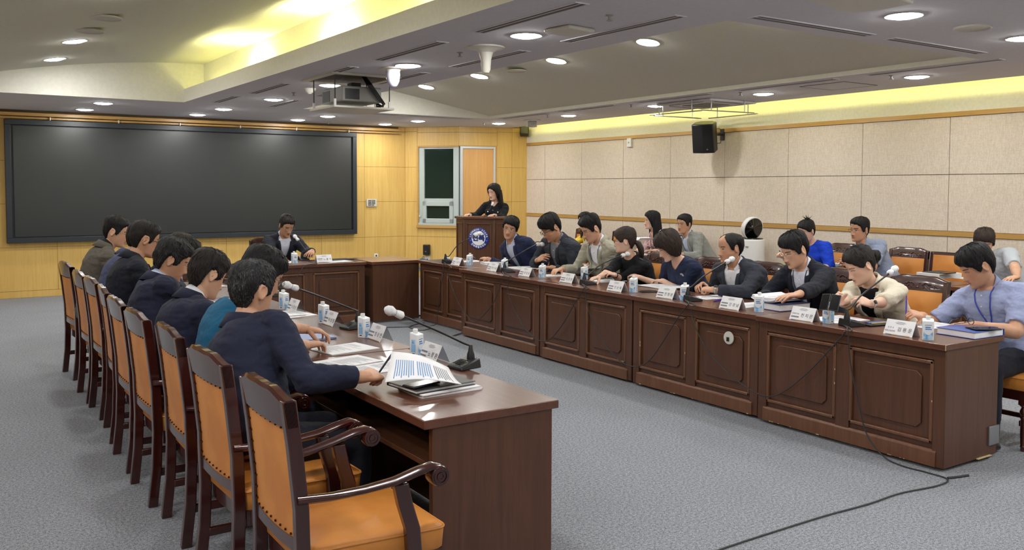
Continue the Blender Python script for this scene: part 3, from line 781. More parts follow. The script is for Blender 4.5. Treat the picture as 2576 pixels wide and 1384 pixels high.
for i, (x, y, L) in enumerate(RT):
    lab = ['nearest table of the right row, bare end panel toward the camera', 'second table of the right row, round white socket on its front', 'middle table of the right row', 'fourth table of the right row', 'farthest table of the right row, by the podium'][i]
    t = table(x, y, L, 0, 'dark wood conference table, ' + lab, G)
    if i == 1:
        k = MB(); k.lathe([(.048, 0), (.046, .006), (.03, .008)], (-.001, .28, .54), 24, 0, Matrix.Rotation(-pi / 2, 3, 'Y')); so = k.build('socket_plate', M['offwhite'], t)
        MB().span((-.012, .27, .515), (-.006, .295, .545)).build('socket_hole', M['black'], so)
    if i < 2:
        k = MB(); rr = random.Random(i + 4)
        for j in range(9 if i == 0 else 5):
            y_ = rr.uniform(.05, L - .05); w_ = rr.uniform(.006, .025); k.span((-.0055, y_, .0205), (.004, y_ + w_, .0205 + rr.uniform(.002, .006)))
        for j in range(3): y_ = rr.choice([.0875, L - .106, L / 2 + .052]); z_ = rr.uniform(.3, .5); k.span((-.0012, y_, z_), (.004, y_ + .004, z_ + rr.uniform(.01, .02)))
        if i == 0: k.span((-.0225, .0015, .708), (-.02, .004, .74)); k.span((.35, .0, .0205), (.5, .0125, .026))
        k.build('wear_marks', M['wear'], t, smooth=False)
    if i == 0:
        MB().span((.47, .0, .085), (.58, .013, .2)).build('metal_plate', M['steel'], t, bevel=.002)
        k = MB(); k.lathe([(.028, -.012), (.03, -.006), (.03, .006), (.028, .012)], (.5, .03, .03), 14, 0, Matrix.Rotation(pi / 2, 3, 'X')); k.span((.49, .02, .03), (.51, .05, .09)); k.build('caster', M['black'], t)
G = 'dark wood tables of the left row'
LTb = [(2.165, 2.925 + 1.4, 1.4), (2.21, 5.79, 1.39), (2.21, 7.25, 1.39), (2.21, 8.69, 1.39)]
LTb = [(2.155, 4.325), (2.20, 5.73), (2.22, 7.135), (2.23, 8.54)]
for i, (x, y) in enumerate(LTb):
    table(x, y, 1.395, pi, 'dark wood conference table of the left row, ' + ['nearest, its plain end toward the camera', 'second from the camera', 'third from the camera', 'farthest, beside the corner seats'][i], G, shelf=True)
table(4.365, 9.77, 1.42, pi / 2, 'dark wood panelled table under the black screen, seat of the person in dark suit', 'dark wood tables of the head row')
table(2.93, 9.77, 1.42, pi / 2, 'dark wood panelled table left of the head table, mostly hidden by the left row', 'dark wood tables of the head row')
t = thing('corner_table', 'plain dark wood corner table beside the head table', 'table', (4.41, 9.70, 0))
MB().span((-.005, -.02, .706), (.66, .7, .742)).build('tabletop', M['mahog_top'], t, bevel=.004)
MB().span((.015, 0, .02), (.63, .03, .706)).build('front_panel', M['mahog'], t, bevel=.003)
MB().span((.6, .03, .02), (.63, .66, .706)).build('end_panel', M['mahog'], t, bevel=.003)
MB().span((.015, .03, .02), (.045, .66, .706)).build('end_panel', M['mahog'], t, bevel=.003)
k = MB(); k.lathe([(.03, -.012), (.032, 0), (.03, .012)], (.55, .06, .032), 14, 0, Matrix.Rotation(pi / 2, 3, 'X')); k.build('caster', M['black'], t)
for i, y in enumerate((3.25, 4.5, 5.75, 8.72, 9.97)):
    table(7.78, y, 1.24, 0, 'dark wood desk of the back row, %s from the camera' % ordn(i), 'desks of the back row along the wall', D=.45, name='desk')

# ------------------------------------------------------------------ chairs (seat faces +X)
def bar(k, pts, wx, wy, m=0):
    rs = []
    for p in pts:
        p = V(p); rs.append([p + V((-wx / 2, -wy / 2, 0)), p + V((wx / 2, -wy / 2, 0)), p + V((wx / 2, wy / 2, 0)), p + V((-wx / 2, wy / 2, 0))])
    return k.rings(rs, m)
def rrect(x0, x1, w0, w1, z, ins, r=.03, n=4):
    pts = []
    for cx, cy, a0 in ((x1 - ins - r, w1 - ins - r, 0), (x0 + ins + r, w0 - ins - r, 90), (x0 + ins + r, -(w0 - ins - r), 180), (x1 - ins - r, -(w1 - ins - r), 270)):
        for j in range(n + 1):
            a = radians(a0 + 90 * j / n); pts.append(V((cx + r * cos(a), cy + r * sin(a), z)))
    return pts
def make_chair(label, group, straight=False, wide=1.0, carved=True):
    t = thing('armchair', label, 'chair', (0, 0, 0), 0, group)
    L, Wd = M['leather'], M['chairwood']; W2 = .215 * wide
    k = MB(); x0, x1, wa, wb = -.225, .25, .225 * wide, .262 * wide
    k.rings([rrect(x0, x1, wa, wb, .378, .006), rrect(x0, x1, wa, wb, .385, 0), rrect(x0, x1, wa, wb, .448, -.004), rrect(x0, x1, wa, wb, .458, 0), rrect(x0, x1, wa, wb, .466, .014), rrect(x0, x1, wa, wb, .477, .06), rrect(x0, x1, wa, wb, .483, .13)])
    seat = k.build('seat', L, t, ang=60)
    MB().tube([p for p in rrect(x0, x1, wa, wb, .455, -.004)], .0045, 6, closed=True).build('piping', L, seat)
    k = MB(); k.span((x0 + .01, -wa + .01, .315), (x0 + .03, wa - .01, .378)); k.span((x1 - .035, -wb + .02, .315), (x1 - .01, wb - .02, .378))
    for s in (-1, 1): k.rings([[V((x0 + .02, s * (wa - .012), z)) for z in (.315, .378)] + [V((x0 + .02, s * (wa - .035), z)) for z in (.378, .315)], [V((x1 - .02, s * (wb - .012), z)) for z in (.315, .378)] + [V((x1 - .02, s * (wb - .035), z)) for z in (.378, .315)]])
    k.build('apron', Wd, t, bevel=.003)
    for s in (-1, 1):
        k = MB(); bar(k, [(-.272, s * W2, 0), (-.25, s * W2, .2), (-.243, s * W2, .38), (-.248, s * W2, .6), (-.268, s * W2, .8), (-.288, s * W2, .955)], .046, .036)
        k.build('rear_post', Wd, t, bevel=.004)
    def xb(z): return np.interp(z, [.38, .6, .8, .955, 1.0], [-.243, -.248, -.268, -.288, -.294])
    # crest rail
    k = MB(); rs = []
    for i in range(21):
        f = i / 20 * 2 - 1; y = f * (W2 + .018)
        zt = .957 + (0 if straight else .030 * (1 - abs(f) ** 1.6) + .010 * math.exp(-((abs(f) - .55) / .2) ** 2))
        zb = .868 - (0 if straight else .006 * (1 - f * f))
        if straight: zb = .92
        bow = -.012 * (1 - f * f)
        a, b = xb(zb) + bow, xb(zt) + bow
        rs.append([V((a - .017, y, zb)), V((a + .017, y, zb)), V((b + .019, y, zt - .012)), V((b + .012, y, zt)), V((b - .012, y, zt)), V((b - .019, y, zt - .012))])
    k.rings(rs); cr = k.build('crest_rail', Wd, t, ang=30)
    if carved:
        k = MB(); rr = random.Random(5)
        for i in range(26):
            f = rr.uniform(-.72, .72); z = .905 + rr.uniform(-.02, .035) * (1 - abs(f))
            k.ball((xb(z) - .012 * (1 - f * f) + .016, f * W2, z), (.007, rr.uniform(.008, .022), .007), 8, 6, 0, Matrix.Rotation(rr.uniform(-.9, .9), 3, 'X'))
        k.build('carving', Wd, cr)
    # upholstered back
    zb0, zb1 = .50, .872 if not straight else .925
    def bk(off, bulge):
        rows_ = []
        for i in range(9):
            z = zb0 + (zb1 - zb0) * i / 8; row = []
            for j in range(9):
                f = j / 8 * 2 - 1; e = (1 - f ** 4) * (1 - (i / 4 - 1) ** 4)
                zz = z - (.012 * (1 - f * f) if i == 0 else 0)
                row.append(V((xb(z) - .006 * (1 - f * f) + off + bulge * e, f * (W2 - .016), zz)))
            rows_.append(row)
        return rows_
    k = MB(); A, B = bk(-.012, -.004), bk(.018, .028); k.sheet(A); k.sheet(B)
    ra = A[0] + [r[-1] for r in A[1:]] + A[-1][-2::-1] + [r[0] for r in A[-2:0:-1]]; rb = B[0] + [r[-1] for r in B[1:]] + B[-1][-2::-1] + [r[0] for r in B[-2:0:-1]]
    k.rings([ra, rb], 0, False); back = k.build('backrest', L, t, ang=50)
    k = MB()
    for i in range(8):
        f = (i + .5) / 8 * 2 - 1; y = f * (W2 - .03)
        for z in (zb1 - .014, zb0 + .006): k.ball((xb(z) - .006 * (1 - f * f) - .016, y, z), (.004, .005, .005), 6, 4)
    for i in range(9):
        z = zb0 + (zb1 - zb0) * (i + .5) / 9
        for s in (-1, 1): k.ball((xb(z) - .015, s * (W2 - .027), z), (.004, .005, .005), 6, 4)
    k.build('nail_pattern', M['nail'], back)
    k = MB(); rs = []
    for i in range(13):
        f = i / 12 * 2 - 1; zt = .502 - .012 * (1 - f * f); zb = .455 - .004 * (1 - f * f); x = xb(.48) - .008 * (1 - f * f)
        rs.append([V((x - .014, f * W2, zb)), V((x + .014, f * W2, zb)), V((x + .014, f * W2, zt)), V((x - .014, f * W2, zt))])
    k.rings(rs); k.build('lower_rail', Wd, t, ang=30)
    for s in (-1, 1):
        k = MB(); ya, yb = W2 + .012, wb + .012
        path = [(-.265, ya, .632), (-.16, ya + .012, .628), (-.05, ya + .026, .634), (.05, yb - .004, .648), (.13, yb, .668), (.185, yb, .678), (.222, yb, .668)]
        rs = []
        for i, (x, y, z) in enumerate(path):
            h = [.034, .032, .032, .034, .036, .036, .03][i] / 2; w = [.034, .04, .046, .05, .052, .052, .05][i] / 2
            rs.append([V((x, s * y + w * cos(a), z + h * sin(a) * (1.0 if sin(a) > 0 else .8))) for a in [2 * pi * j / 10 + pi / 10 for j in range(10)]])
        k.rings(rs)
        k.lathe([(.0, -.026), (.033, -.026), (.036, -.02), (.036, .02), (.033, .026), (.0, .026)], (.212, s * yb, .646), 18, 0, Matrix.Rotation(pi / 2, 3, 'X'))
        for r_ in (.024, .012): k.tube([(.212 + r_ * cos(a), s * yb + s * .027, .646 + r_ * sin(a)) for a in [2 * pi * j / 14 for j in range(14)]], .0035, 5, closed=True); k.tube([(.212 + r_ * cos(a), s * yb - s * .027, .646 + r_ * sin(a)) for a in [2 * pi * j / 14 for j in range(14)]], .0035, 5, closed=True)
        k.build('arm', Wd, t, ang=40)
        k = MB(); bar(k, [(.115, s * (wb - .006), .33), (.125, s * (wb + .004), .40), (.118, s * (wb + .006), .48), (.09, s * (wb + .006), .57), (.075, s * (wb + .006), .64)], .052, .034)
        k.build('arm_support', Wd, t, bevel=.005)
        k = MB(); bar(k, [(.218, s * (wb - .035), .29), (.218, s * (wb - .035), .378)], .052, .052)
        k.lathe([(.026, .29), (.028, .285), (.018, .275), (.019, .268), (.027, .25), (.027, .235), (.019, .22), (.024, .213), (.024, .206), (.021, .2), (.022, .10), (.018, .035), (.021, .03), (.018, .02), (.017, 0)][::-1], (.218, s * (wb - .035), 0), 14)
        k.build('front_leg', Wd, t, ang=40)
        MB().span((-.235, s * (W2 - .012) - .011, .15), (.215, s * (W2 - .012) + .011, .185)).build('stretcher', Wd, t, bevel=.003)
    MB().span((-.01, -W2, .152), (.012, W2, .182)).build('stretcher', Wd, t, bevel=.003)
    return t
def drop_chair(t): return t
CL = [(2.89, 1.215, 0, 'empty armchair nearest the camera, whole seat showing'), (3.57, 1.20, 2, 'armchair under the person with greying hair, left row'), (4.28, 1.21, -1, 'armchair under the person in teal, left row'), (4.91, 1.185, 1, 'armchair under the curly haired person, left row'), (5.54, 1.195, 0, 'armchair under the person with hand to mouth, left row'), (6.2, 1.23, -4, 'sixth armchair from the camera in the left row'), (6.88, 1.25, 1, 'seventh armchair from the camera in the left row'), (7.45, 1.245, 1, 'eighth armchair from the camera in the left row'), (8.4, 1.26, 4, 'farthest armchair of the left row, at the end by the yellow wall')]
proto = make_chair('', 'tan leather armchairs of the left row')
for i, (y, x, a, lab) in enumerate(CL):
    if i == 0: proto.location = (x, y, 0); proto['label'] = 'tan leather ' + lab
    else: dup(proto, (x, y, 0), radians(a), 'tan leather ' + lab)
CRY = [2.99, 3.79, 4.5, 5.22, 5.86, 6.52, 7.14, 7.86, 8.62]
CRL = ['person in light blue shirt', 'person in beige jacket', 'person in black jacket with lanyard', 'balding person', 'person with short bob', 'person with ponytail', 'person in light grey jacket', 'heavy person with black glasses', 'smiling person in navy suit']
for y, who in zip(CRY, CRL):
    dup(proto, (5.86, y, 0), pi, 'tan leather armchair of the right row under the %s' % who, 'tan leather armchairs of the right row')
dup(proto, (3.62, 10.86, 0), -pi / 2, 'tan leather armchair behind the head table', 'tan leather armchairs of the head row')
CBY = [(5.0, 'empty beside the person in pale grey shirt'), (3.95, 'under the person in pale grey shirt'), (5.72, 'under the person in blue grey shirt'), (6.55, 'under the person in bright blue'), (8.1, 'right of the person in grey suit'), (9.1, 'under the person in pink blouse'), (10.55, 'under the person in yellow'), (11.5, 'empty at the far end of the back row'), (3.2, 'at the right edge of the picture')]
wide = make_chair('', 'tan leather armchairs of the back row', straight=True, wide=1.12, carved=False)
for i, (y, who) in enumerate(CBY):
    lab = 'tan leather armchair of the back row, ' + who
    if i == 0: wide.location = (8.78, 5.2, 0); wide.rotation_euler = (0, 0, pi); wide['label'] = 'wide straight-topped tan leather armchair, empty, by the fabric wall'
    else: dup(proto, (8.78, y, 0), pi, lab, 'tan leather armchairs of the back row')

# white air purifier drum
ap = thing('air_purifier', 'white cylindrical air purifier with a tilted round black-faced head', 'air purifier', (8.75, 7.68, 0))
MB().lathe([(.15, 0), (.155, .03), (.155, .965), (.152, .985), (.145, .99)], n=36).build('body', M['white'], ap, ang=50)
MB().lathe([(.14, .985), (.13, 1.0), (.05, 1.005)], n=36).build('top_plate', M['black'], ap)
tc = (CAM - V((8.75, 7.68, 1.1))).normalized(); rt_ = V((-tc.y, tc.x, 0)).normalized()
hn_ = (tc * .66 + rt_ * .55 - UP * .22).normalized(); Rh = UP.rotation_difference(hn_).to_matrix(); hc_ = V((0, 0, 1.125)) - hn_ * .0
k = MB(); k.lathe([(.06, -.11), (.11, -.09), (.142, -.05), (.152, .0), (.15, .02), (.138, .022)], hc_, 32, 0, Rh); hd = k.build('fan_head', M['white'], ap, ang=60)
k = MB(); k.lathe([(.139, .023), (.09, .0), (.0, -.02)], hc_, 32, 0, Rh); k.build('fan_face', plain('gloss_black', lin(14, 12, 12), .12), hd, ang=180)
MB().box((-.154, -.05, .90), (.006, .04, .014), RZ(.3)).build('badge', M['grey'], ap)
# ------------------------------------------------------------------ people: materials
def _sq2(s):
    n = s.nt.nodes.new('ShaderNodeMath'); n.operation = 'MULTIPLY'; s.nt.links.new(s.k, n.inputs[0]); s.nt.links.new(s.k, n.inputs[1]); return NX(s.nt, n.outputs[0])
NX.sq2 = _sq2
def skin_mat(name, c1, c2, lip, eyes, brow=.0036, stub=0.0, smile=0):
    m, nt, b = nmat(name)
    at = nt.nodes.new('ShaderNodeAttribute'); at.attribute_name = 'hp'
    sp_ = nt.nodes.new('ShaderNodeSeparateXYZ'); nt.links.new(at.outputs['Vector'], sp_.inputs[0])
    x, y, z = NX(nt, sp_.outputs[0]), NX(nt, sp_.outputs[1]), NX(nt, sp_.outputs[2])
    ax = x.abs(); face = y.ramp(.045, .055) * (x.abs().lt(.085)) * (z.abs().lt(.13)) * y.lt(.135)
    n1 = noi(nt, coords(nt, 'Object'), 14, 3); n2 = noi(nt, coords(nt, 'Object'), 90, 2)
    col = mixc(nt, n1.ramp(.3, .7), c1, c2)
    def gs(cx, czv, rx, rz, ):  # soft ellipse on |x|,z
        d = ((ax - cx) / rx).sq2() + ((z - czv) / rz).sq2()
        return d
    # blush, stubble
    col = mixc(nt, gs(.045, -.03, .03, .025).ramp(1.2, .1) * face * .16, col, lin(206, 128, 104))
    if stub: col = mixc(nt, gs(.0, -.085, .06, .035).ramp(1.1, .5) * face * stub, col, lin(120, 92, 78))
    zf_ = z
    if smile: z = z - ax.sq2() * 11
    # lips
    col = mixc(nt, gs(0, -.067, .024, .0085).ramp(1.1, .6) * face * .75, col, lip)
    col = mixc(nt, gs(0, -.0665, .023 + .006 * smile, .0016).ramp(1.2, .4) * face * .8, col, lin(90, 48, 42))
    z = zf_
    # nostrils
    col = mixc(nt, gs(.0085, -.047, .0045, .0025).ramp(1.2, .3) * face * .8, col, lin(84, 48, 38))
    # eyes
    h = .0052 * eyes + .0012
    zc = .0085 - .002 * (1 - eyes)
    col = mixc(nt, gs(.032, zc + .002, .021, h + .007).ramp(1.2, .5) * face * .25, col, lin(130, 90, 74))
    if eyes > .3:
        e = gs(.032, zc, .0145, h).lt(1) * face
        col = mixc(nt, e, col, lin(214, 206, 200))
        d = ((ax - .032) / .0062).sq2() + ((z - zc) / .0065).sq2()
        col = mixc(nt, d.lt(1) * e, col, lin(34, 24, 20))
    # upper lash line
    arc = z - (ax - .032).sq2() * -16 - (zc + h)
    col = mixc(nt, (arc.abs() - .0013).lt(0) * gs(.032, zc, .0165, .03).lt(1) * face * .9, col, lin(36, 26, 24))
    # brows
    bz = z - (ax - .034).sq2() * -7 - .0285
    col = mixc(nt, (bz / brow).sq2().ramp(1.3, .4) * ((ax - .033) / .0205).sq2().lt(1) * face * .88, col, lin(30, 25, 24))
    setc(nt, b, col); b.inputs['Roughness'].default_value = .48; b.inputs['Specular IOR Level'].default_value = .38
    b.inputs['Subsurface Weight'].default_value = .08; b.inputs['Subsurface Radius'].default_value = (.01, .004, .002); b.inputs['Subsurface Scale'].default_value = .5
    bump(nt, b, n2, .08, .003)
    return m
SK = {}
def skin(tone, eyes, fem, stub=0, smile=0):
    k = (tone, eyes, fem, stub, smile)
    if k not in SK:
        c = {'tan': (lin(202, 156, 128), lin(192, 144, 115)), 'mid': (lin(214, 170, 143), lin(205, 159, 131)), 'fair': (lin(228, 190, 168), lin(220, 179, 156))}[tone]
        SK[k] = skin_mat('skin_%s_%d' % (tone, len(SK)), c[0], c[1], lin(186, 98, 88) if fem else lin(170, 106, 90), eyes, .0028 if fem else .0040, stub, smile)
    return SK[k]
HM = {}
def hair_mat(key):
    if key not in HM:
        c1, c2, hi = {'black': (lin(10, 9, 11), lin(26, 25, 28), .0), 'soft': (lin(18, 15, 15), lin(40, 34, 32), 0), 'brown': (lin(38, 30, 27), lin(66, 52, 46), 0), 'grey': (lin(20, 20, 23), lin(128, 130, 134), .0), 'grey2': (lin(24, 23, 25), lin(84, 84, 86), 0)}[key]
        m, nt, b = nmat('hair_' + key)
        f = noi(nt, coords(nt, 'Object', (420, 420, 40)), 1, 3, .65); g = noi(nt, coords(nt, 'Object'), 22, 3)
        lo, hi2 = (.5, .72) if key.startswith('grey') else (.35, .7)
        setc(nt, b, mixc(nt, (f * .7 + g * .3).ramp(lo, hi2), c1, c2))
        b.inputs['Roughness'].default_value = .5; b.inputs['Specular IOR Level'].default_value = .28
        bump(nt, b, f, .6, .006); HM[key] = m
    return HM[key]
FB = {}
def cloth(key, c1, c2=None, scale=320, rough=.85, sheen=.03, fold=.35, pat=None):
    if key not in FB:
        m, nt, b = nmat('cloth_' + key)
        v = coords(nt, 'Object'); w = noi(nt, v, scale, 2, .7); fo = noi(nt, coords(nt, 'Object', (1, 1, .45)), 13, 3, .5, .6)
        col = mixc(nt, w.ramp(.3, .7), c1, c2 or c1)
        if pat:
            vr = nt.nodes.new('ShaderNodeTexVoronoi'); vr.inputs['Scale'].default_value = 60; nt.links.new(v, vr.inputs['Vector'])
            col = mixc(nt, NX(nt, vr.outputs['Distance']).ramp(.42, .3), col, pat)
        setc(nt, b, col); b.inputs['Roughness'].default_value = rough; b.inputs['Specular IOR Level'].default_value = .25
        b.inputs['Sheen Weight'].default_value = sheen
        bump(nt, b, fo * .94 + w * .06, fold * .8, .03); FB[key] = m
    return FB[key]
CLO = {
 'navy': cloth('navy', lin(27, 31, 50), lin(34, 39, 60)), 'navy2': cloth('navy_blue', lin(32, 40, 70), lin(40, 48, 80)), 'navydk': cloth('dark_navy', lin(24, 27, 38), lin(31, 34, 46)),
 'charcoal': cloth('charcoal', lin(44, 48, 58), lin(54, 58, 68)), 'black': cloth('black', lin(20, 21, 25), lin(27, 28, 33)), 'slate': cloth('slate_blue', lin(62, 68, 98), lin(74, 80, 110)),
 'brown': cloth('grey_brown', lin(82, 78, 72), lin(98, 93, 86)), 'teal': cloth('teal_knit', lin(20, 84, 120), lin(30, 98, 134)), 'beige': cloth('beige_linen', lin(206, 198, 178), lin(218, 211, 192)),
 'greige': cloth('light_grey_jacket', lin(158, 156, 140), lin(172, 170, 154)), 'grey': cloth('mid_grey_suit', lin(132, 134, 130), lin(148, 150, 146)), 'ltblue': cloth('light_blue_shirt', lin(140, 150, 186), lin(160, 169, 202)),
 'white': cloth('white_shirt', lin(224, 226, 234), lin(232, 234, 240)), 'paleblue': cloth('pale_blue_shirt', lin(186, 198, 224), lin(196, 207, 230)), 'paleline': cloth('pale_striped_shirt', lin(206, 210, 226), lin(216, 220, 234)), 'greyshirt': cloth('grey_shirt', lin(118, 122, 132), lin(132, 136, 146)),
 'yellow': cloth('yellow_blouse', lin(222, 190, 70), lin(230, 200, 84)), 'pink': cloth('pink_blouse', lin(226, 196, 196), lin(234, 206, 206), pat=lin(150, 70, 84)), 'blue': cloth('royal_blue_blouse', lin(22, 62, 196), lin(30, 74, 214)),
 'bluegrey': cloth('blue_grey_shirt', lin(138, 150, 178), lin(152, 164, 190)), 'palegrey': cloth('pale_grey_shirt', lin(176, 184, 194), lin(190, 198, 207)), 'navybl': cloth('navy_blouse', lin(34, 42, 68), lin(42, 50, 78)), 'trous': cloth('dark_trousers', lin(24, 26, 36), lin(30, 32, 42)), 'dkshirt': cloth('black_shirt', lin(18, 18, 22), lin(24, 24, 28)),
}
M['shoe'] = plain('shoe_leather', lin(20, 20, 22), .3)
M['lany_b'] = plain('blue_lanyard', lin(40, 58, 160), .6); M['lany_k'] = plain('dark_lanyard', lin(28, 32, 60), .6)
M['gl_black'] = plain('black_spectacles', lin(16, 16, 18), .3); M['gl_metal'] = plain('metal_spectacles', lin(120, 112, 106), .3, .8); M['gl_silver'] = plain('silver_spectacles', lin(196, 190, 180), .25, .8)
M['button'] = plain('shirt_button', lin(210, 210, 214), .4); M['button_w'] = plain('pearl_button', lin(245, 244, 240), .25)

# ------------------------------------------------------------------ people: shapes
HL = [(-.115, .020, .080, .034), (-.109, .034, .092, .004), (-.098, .046, .096, -.022), (-.082, .055, .095, -.042), (-.062, .061, .094, -.055), (-.042, .066, .094, -.068), (-.02, .070, .094, -.081), (.0, .0735, .0935, -.09), (.025, .076, .093, -.097), (.05, .077, .094, -.10), (.075, .0745, .088, -.098), (.095, .065, .074, -.088), (.11, .049, .053, -.07), (.119, .030, .030, -.048), (.124, .010, .008, -.03)]
def head_local(n=64, lv=56, jaw=1.0):
    zs = np.array([h[0] for h in HL]); out = []
    tt = np.linspace(0, 1, lv); zz = zs[0] + (zs[-1] - zs[0]) * (tt - .06 * np.sin(2 * pi * tt))
    def ci(col):
        ys = np.array([h[col] for h in HL]); d = np.gradient(ys, zs)
        i = np.clip(np.searchsorted(zs, zz) - 1, 0, len(zs) - 2); hh = zs[i + 1] - zs[i]; t = (zz - zs[i]) / hh
        return (2 * t**3 - 3 * t**2 + 1) * ys[i] + (t**3 - 2 * t**2 + t) * hh * d[i] + (-2 * t**3 + 3 * t**2) * ys[i + 1] + (t**3 - t**2) * hh * d[i + 1]
    w, yf, yb = ci(1), ci(2), ci(3)
    G = lambda v, c, s_: math.exp(-((v - c) / s_) ** 2)
    for i in range(lv):
        z = zz[i]; ring = []; y0 = (yf[i] * .3 + yb[i] * .7) if z < -.06 else -.005 if z < .09 else (yf[i] + yb[i]) / 2
        wi = w[i] * (jaw if z < -.03 else 1)
        for j in range(n):
            a = 2 * pi * j / n; c, s_ = cos(a), sin(a); e = 2 / 2.35 if s_ > 0 else 1.0
            x = wi * math.copysign(abs(c) ** e, c); y = y0 + (yf[i] - y0 if s_ > 0 else y0 - yb[i]) * math.copysign(abs(s_) ** e, s_)
            if s_ > .1:
                q = abs(x); dy = 0
                hn = 0.026 * min(1, max(0, (.018 - z) / .052)) ** 1.2 if z > -.044 else .026 * max(0, 1 - (-.044 - z) / .009)
                sg = .0075 + .006 * min(1, max(0, (.015 - z) / .055))
                dy += hn * G(x, 0, sg) + .007 * G(q, .0135, .0065) * G(z, -.040, .008)
                dy -= .009 * G(q, .031, .015) * G(z, .010, .011); dy += .005 * G(q, .031, .011) * G(z, .008, .008)
                dy += .0035 * G(q, .026, .02) * G(z, .030, .008)
                dy += .0055 * G(x, 0, .021) * G(z, -.0605, .005) + .0055 * G(x, 0, .018) * G(z, -.0735, .006) - .004 * G(x, 0, .024) * G(z, -.0668, .003)
                dy -= .005 * G(x, 0, .022) * G(z, -.085, .007); dy += .005 * G(x, 0, .02) * G(z, -.102, .011)
                dy += .003 * G(q, .048, .014) * G(z, -.018, .016)
                y += dy
            ring.append(V((x, y, z)))
        out.append(ring)
    return out
HEADR = head_local()
_hk = MB(); _hk.rings(HEADR)
HBVH = BVHTree.FromPolygons([V(q) for q in _hk.v], _hk.f)
HC = V((0, -.006, .018))
def hrad(d):
    r = HBVH.ray_cast(HC + d * .3, -d, .3)
    return (r[0] - HC).length if r[0] is not None else .09
def cyl_dir(az, el):  # az 0 front, positive to the right
    return V((sin(az) * cos(el), cos(az) * cos(el), sin(el)))

def remesh(mb, vox, sm=2, fac=.5):
    me = mb.mesh('tmp'); o = bpy.data.objects.new('tmp', me); COL.objects.link(o)
    md = o.modifiers.new('r', 'REMESH'); md.mode = 'VOXEL'; md.voxel_size = vox; md.adaptivity = 0
    if sm: sd = o.modifiers.new('s', 'SMOOTH'); sd.factor = fac; sd.iterations = sm
    dg = bpy.context.evaluated_depsgraph_get()
    r = bpy.data.meshes.new_from_object(o.evaluated_get(dg))
    bpy.data.objects.remove(o); bpy.data.meshes.remove(me)
    return r
def mesh_np(me):
    a = np.empty(len(me.vertices) * 3); me.vertices.foreach_get('co', a); return a.reshape(-1, 3)

POSE = {'flat': ((8, 14, 8), (10, 14, 8), (12, 16, 8), (14, 18, 10), 25), 'relax': ((22, 32, 18), (26, 36, 20), (30, 40, 22), (34, 42, 24), 30), 'pen': ((42, 58, 22), (50, 62, 28), (62, 74, 36), (70, 78, 40), 55),
        'fist': ((72, 92, 50), (76, 94, 52), (80, 96, 54), (82, 98, 56), 60), 'hold': ((38, 40, 20), (42, 44, 22), (46, 48, 24), (50, 52, 26), 48)}
def hand(mb, Wp, d, nrm, pose='flat', left=False, sc=1.0, spread=1.0):
    """wrist point, finger direction, palm normal (palm side)"""
    d = V(d).normalized(); n = V(nrm); n = (n - d * n.dot(d)).normalized(); Z = -n; Xv = d.cross(Z)
    if left: Xv = Xv  # mirrored through sx below
    sx = -1 if not left else 1
    def L(x, y, z): return Wp + (Xv * (x * sx * -1) + d * y + Z * z) * sc
    # for a right hand the thumb is at -x in palm-down view
    rs = []
    for (y, w, h, zo) in ((-.012, .024, .018, 0), (.004, .028, .0175, 0), (.022, .034, .017, .0), (.05, .041, .016, .002), (.076, .043, .0135, .003), (.092, .040, .010, .001), (.098, .034, .006, 0)):
        rs.append([L(w * math.copysign(abs(cos(a)) ** .8, cos(a)), y, zo + h * math.copysign(abs(sin(a)) ** .8, sin(a))) for a in [2 * pi * j / 14 for j in range(14)]])
    mb.rings(rs if sx * -1 > 0 else rs)
    P = POSE[pose]
    for k, (bx_, by, ln, r) in enumerate(((-.031, .088, .072, .0088), (-.0105, .093, .080, .0090), (.0105, .090, .074, .0086), (.0300, .081, .058, .0077))):
        c = P[k]; ang = 0; sp_ = radians((-5, -1, 3, 8)[k]) * spread; pts = [L(bx_, by - .018, 0), L(bx_, by, .001)]; rr = [r * 1.05, r * 1.06]
        y, z, x = by, .001, bx_
        for q, (fr, a) in enumerate(zip((.45, .30, .25), c)):
            ang += radians(a); l = ln * fr
            for h in (1, 2):
                y += l / 2 * cos(ang) * cos(sp_); z -= l / 2 * sin(ang); x += l / 2 * sin(sp_) * cos(ang)
                pts.append(L(x, y, z)); rr.append(r * (1.02 - .1 * q - .05 * h + (.07 if h == 2 and q < 2 else 0)))
        rr[-1] = r * .62
        mb.tube(pts, rr, 10)
    th = radians(P[4]); dirx = V((-.72 * cos(th * .6), .68, -.35 - .5 * sin(th))).normalized()
    p = V((-.024, .022, -.006)); pts = [p - dirx * .008, p]; rr = [.0135, .015]
    for q, l in enumerate((.042, .034, .028)):
        dd = (dirx + V((.32 * q * sin(th) * 1.1, .25 * q, -.06 * q))).normalized()
        for h in (1, 2): p = p + dd * (l / 2); pts.append(p.copy()); rr.append((.0135, .0108, .0095)[q] - .0005 * h)
    rr[-1] = .0065
    mb.tube([L(*q) for q in pts], rr, 10)

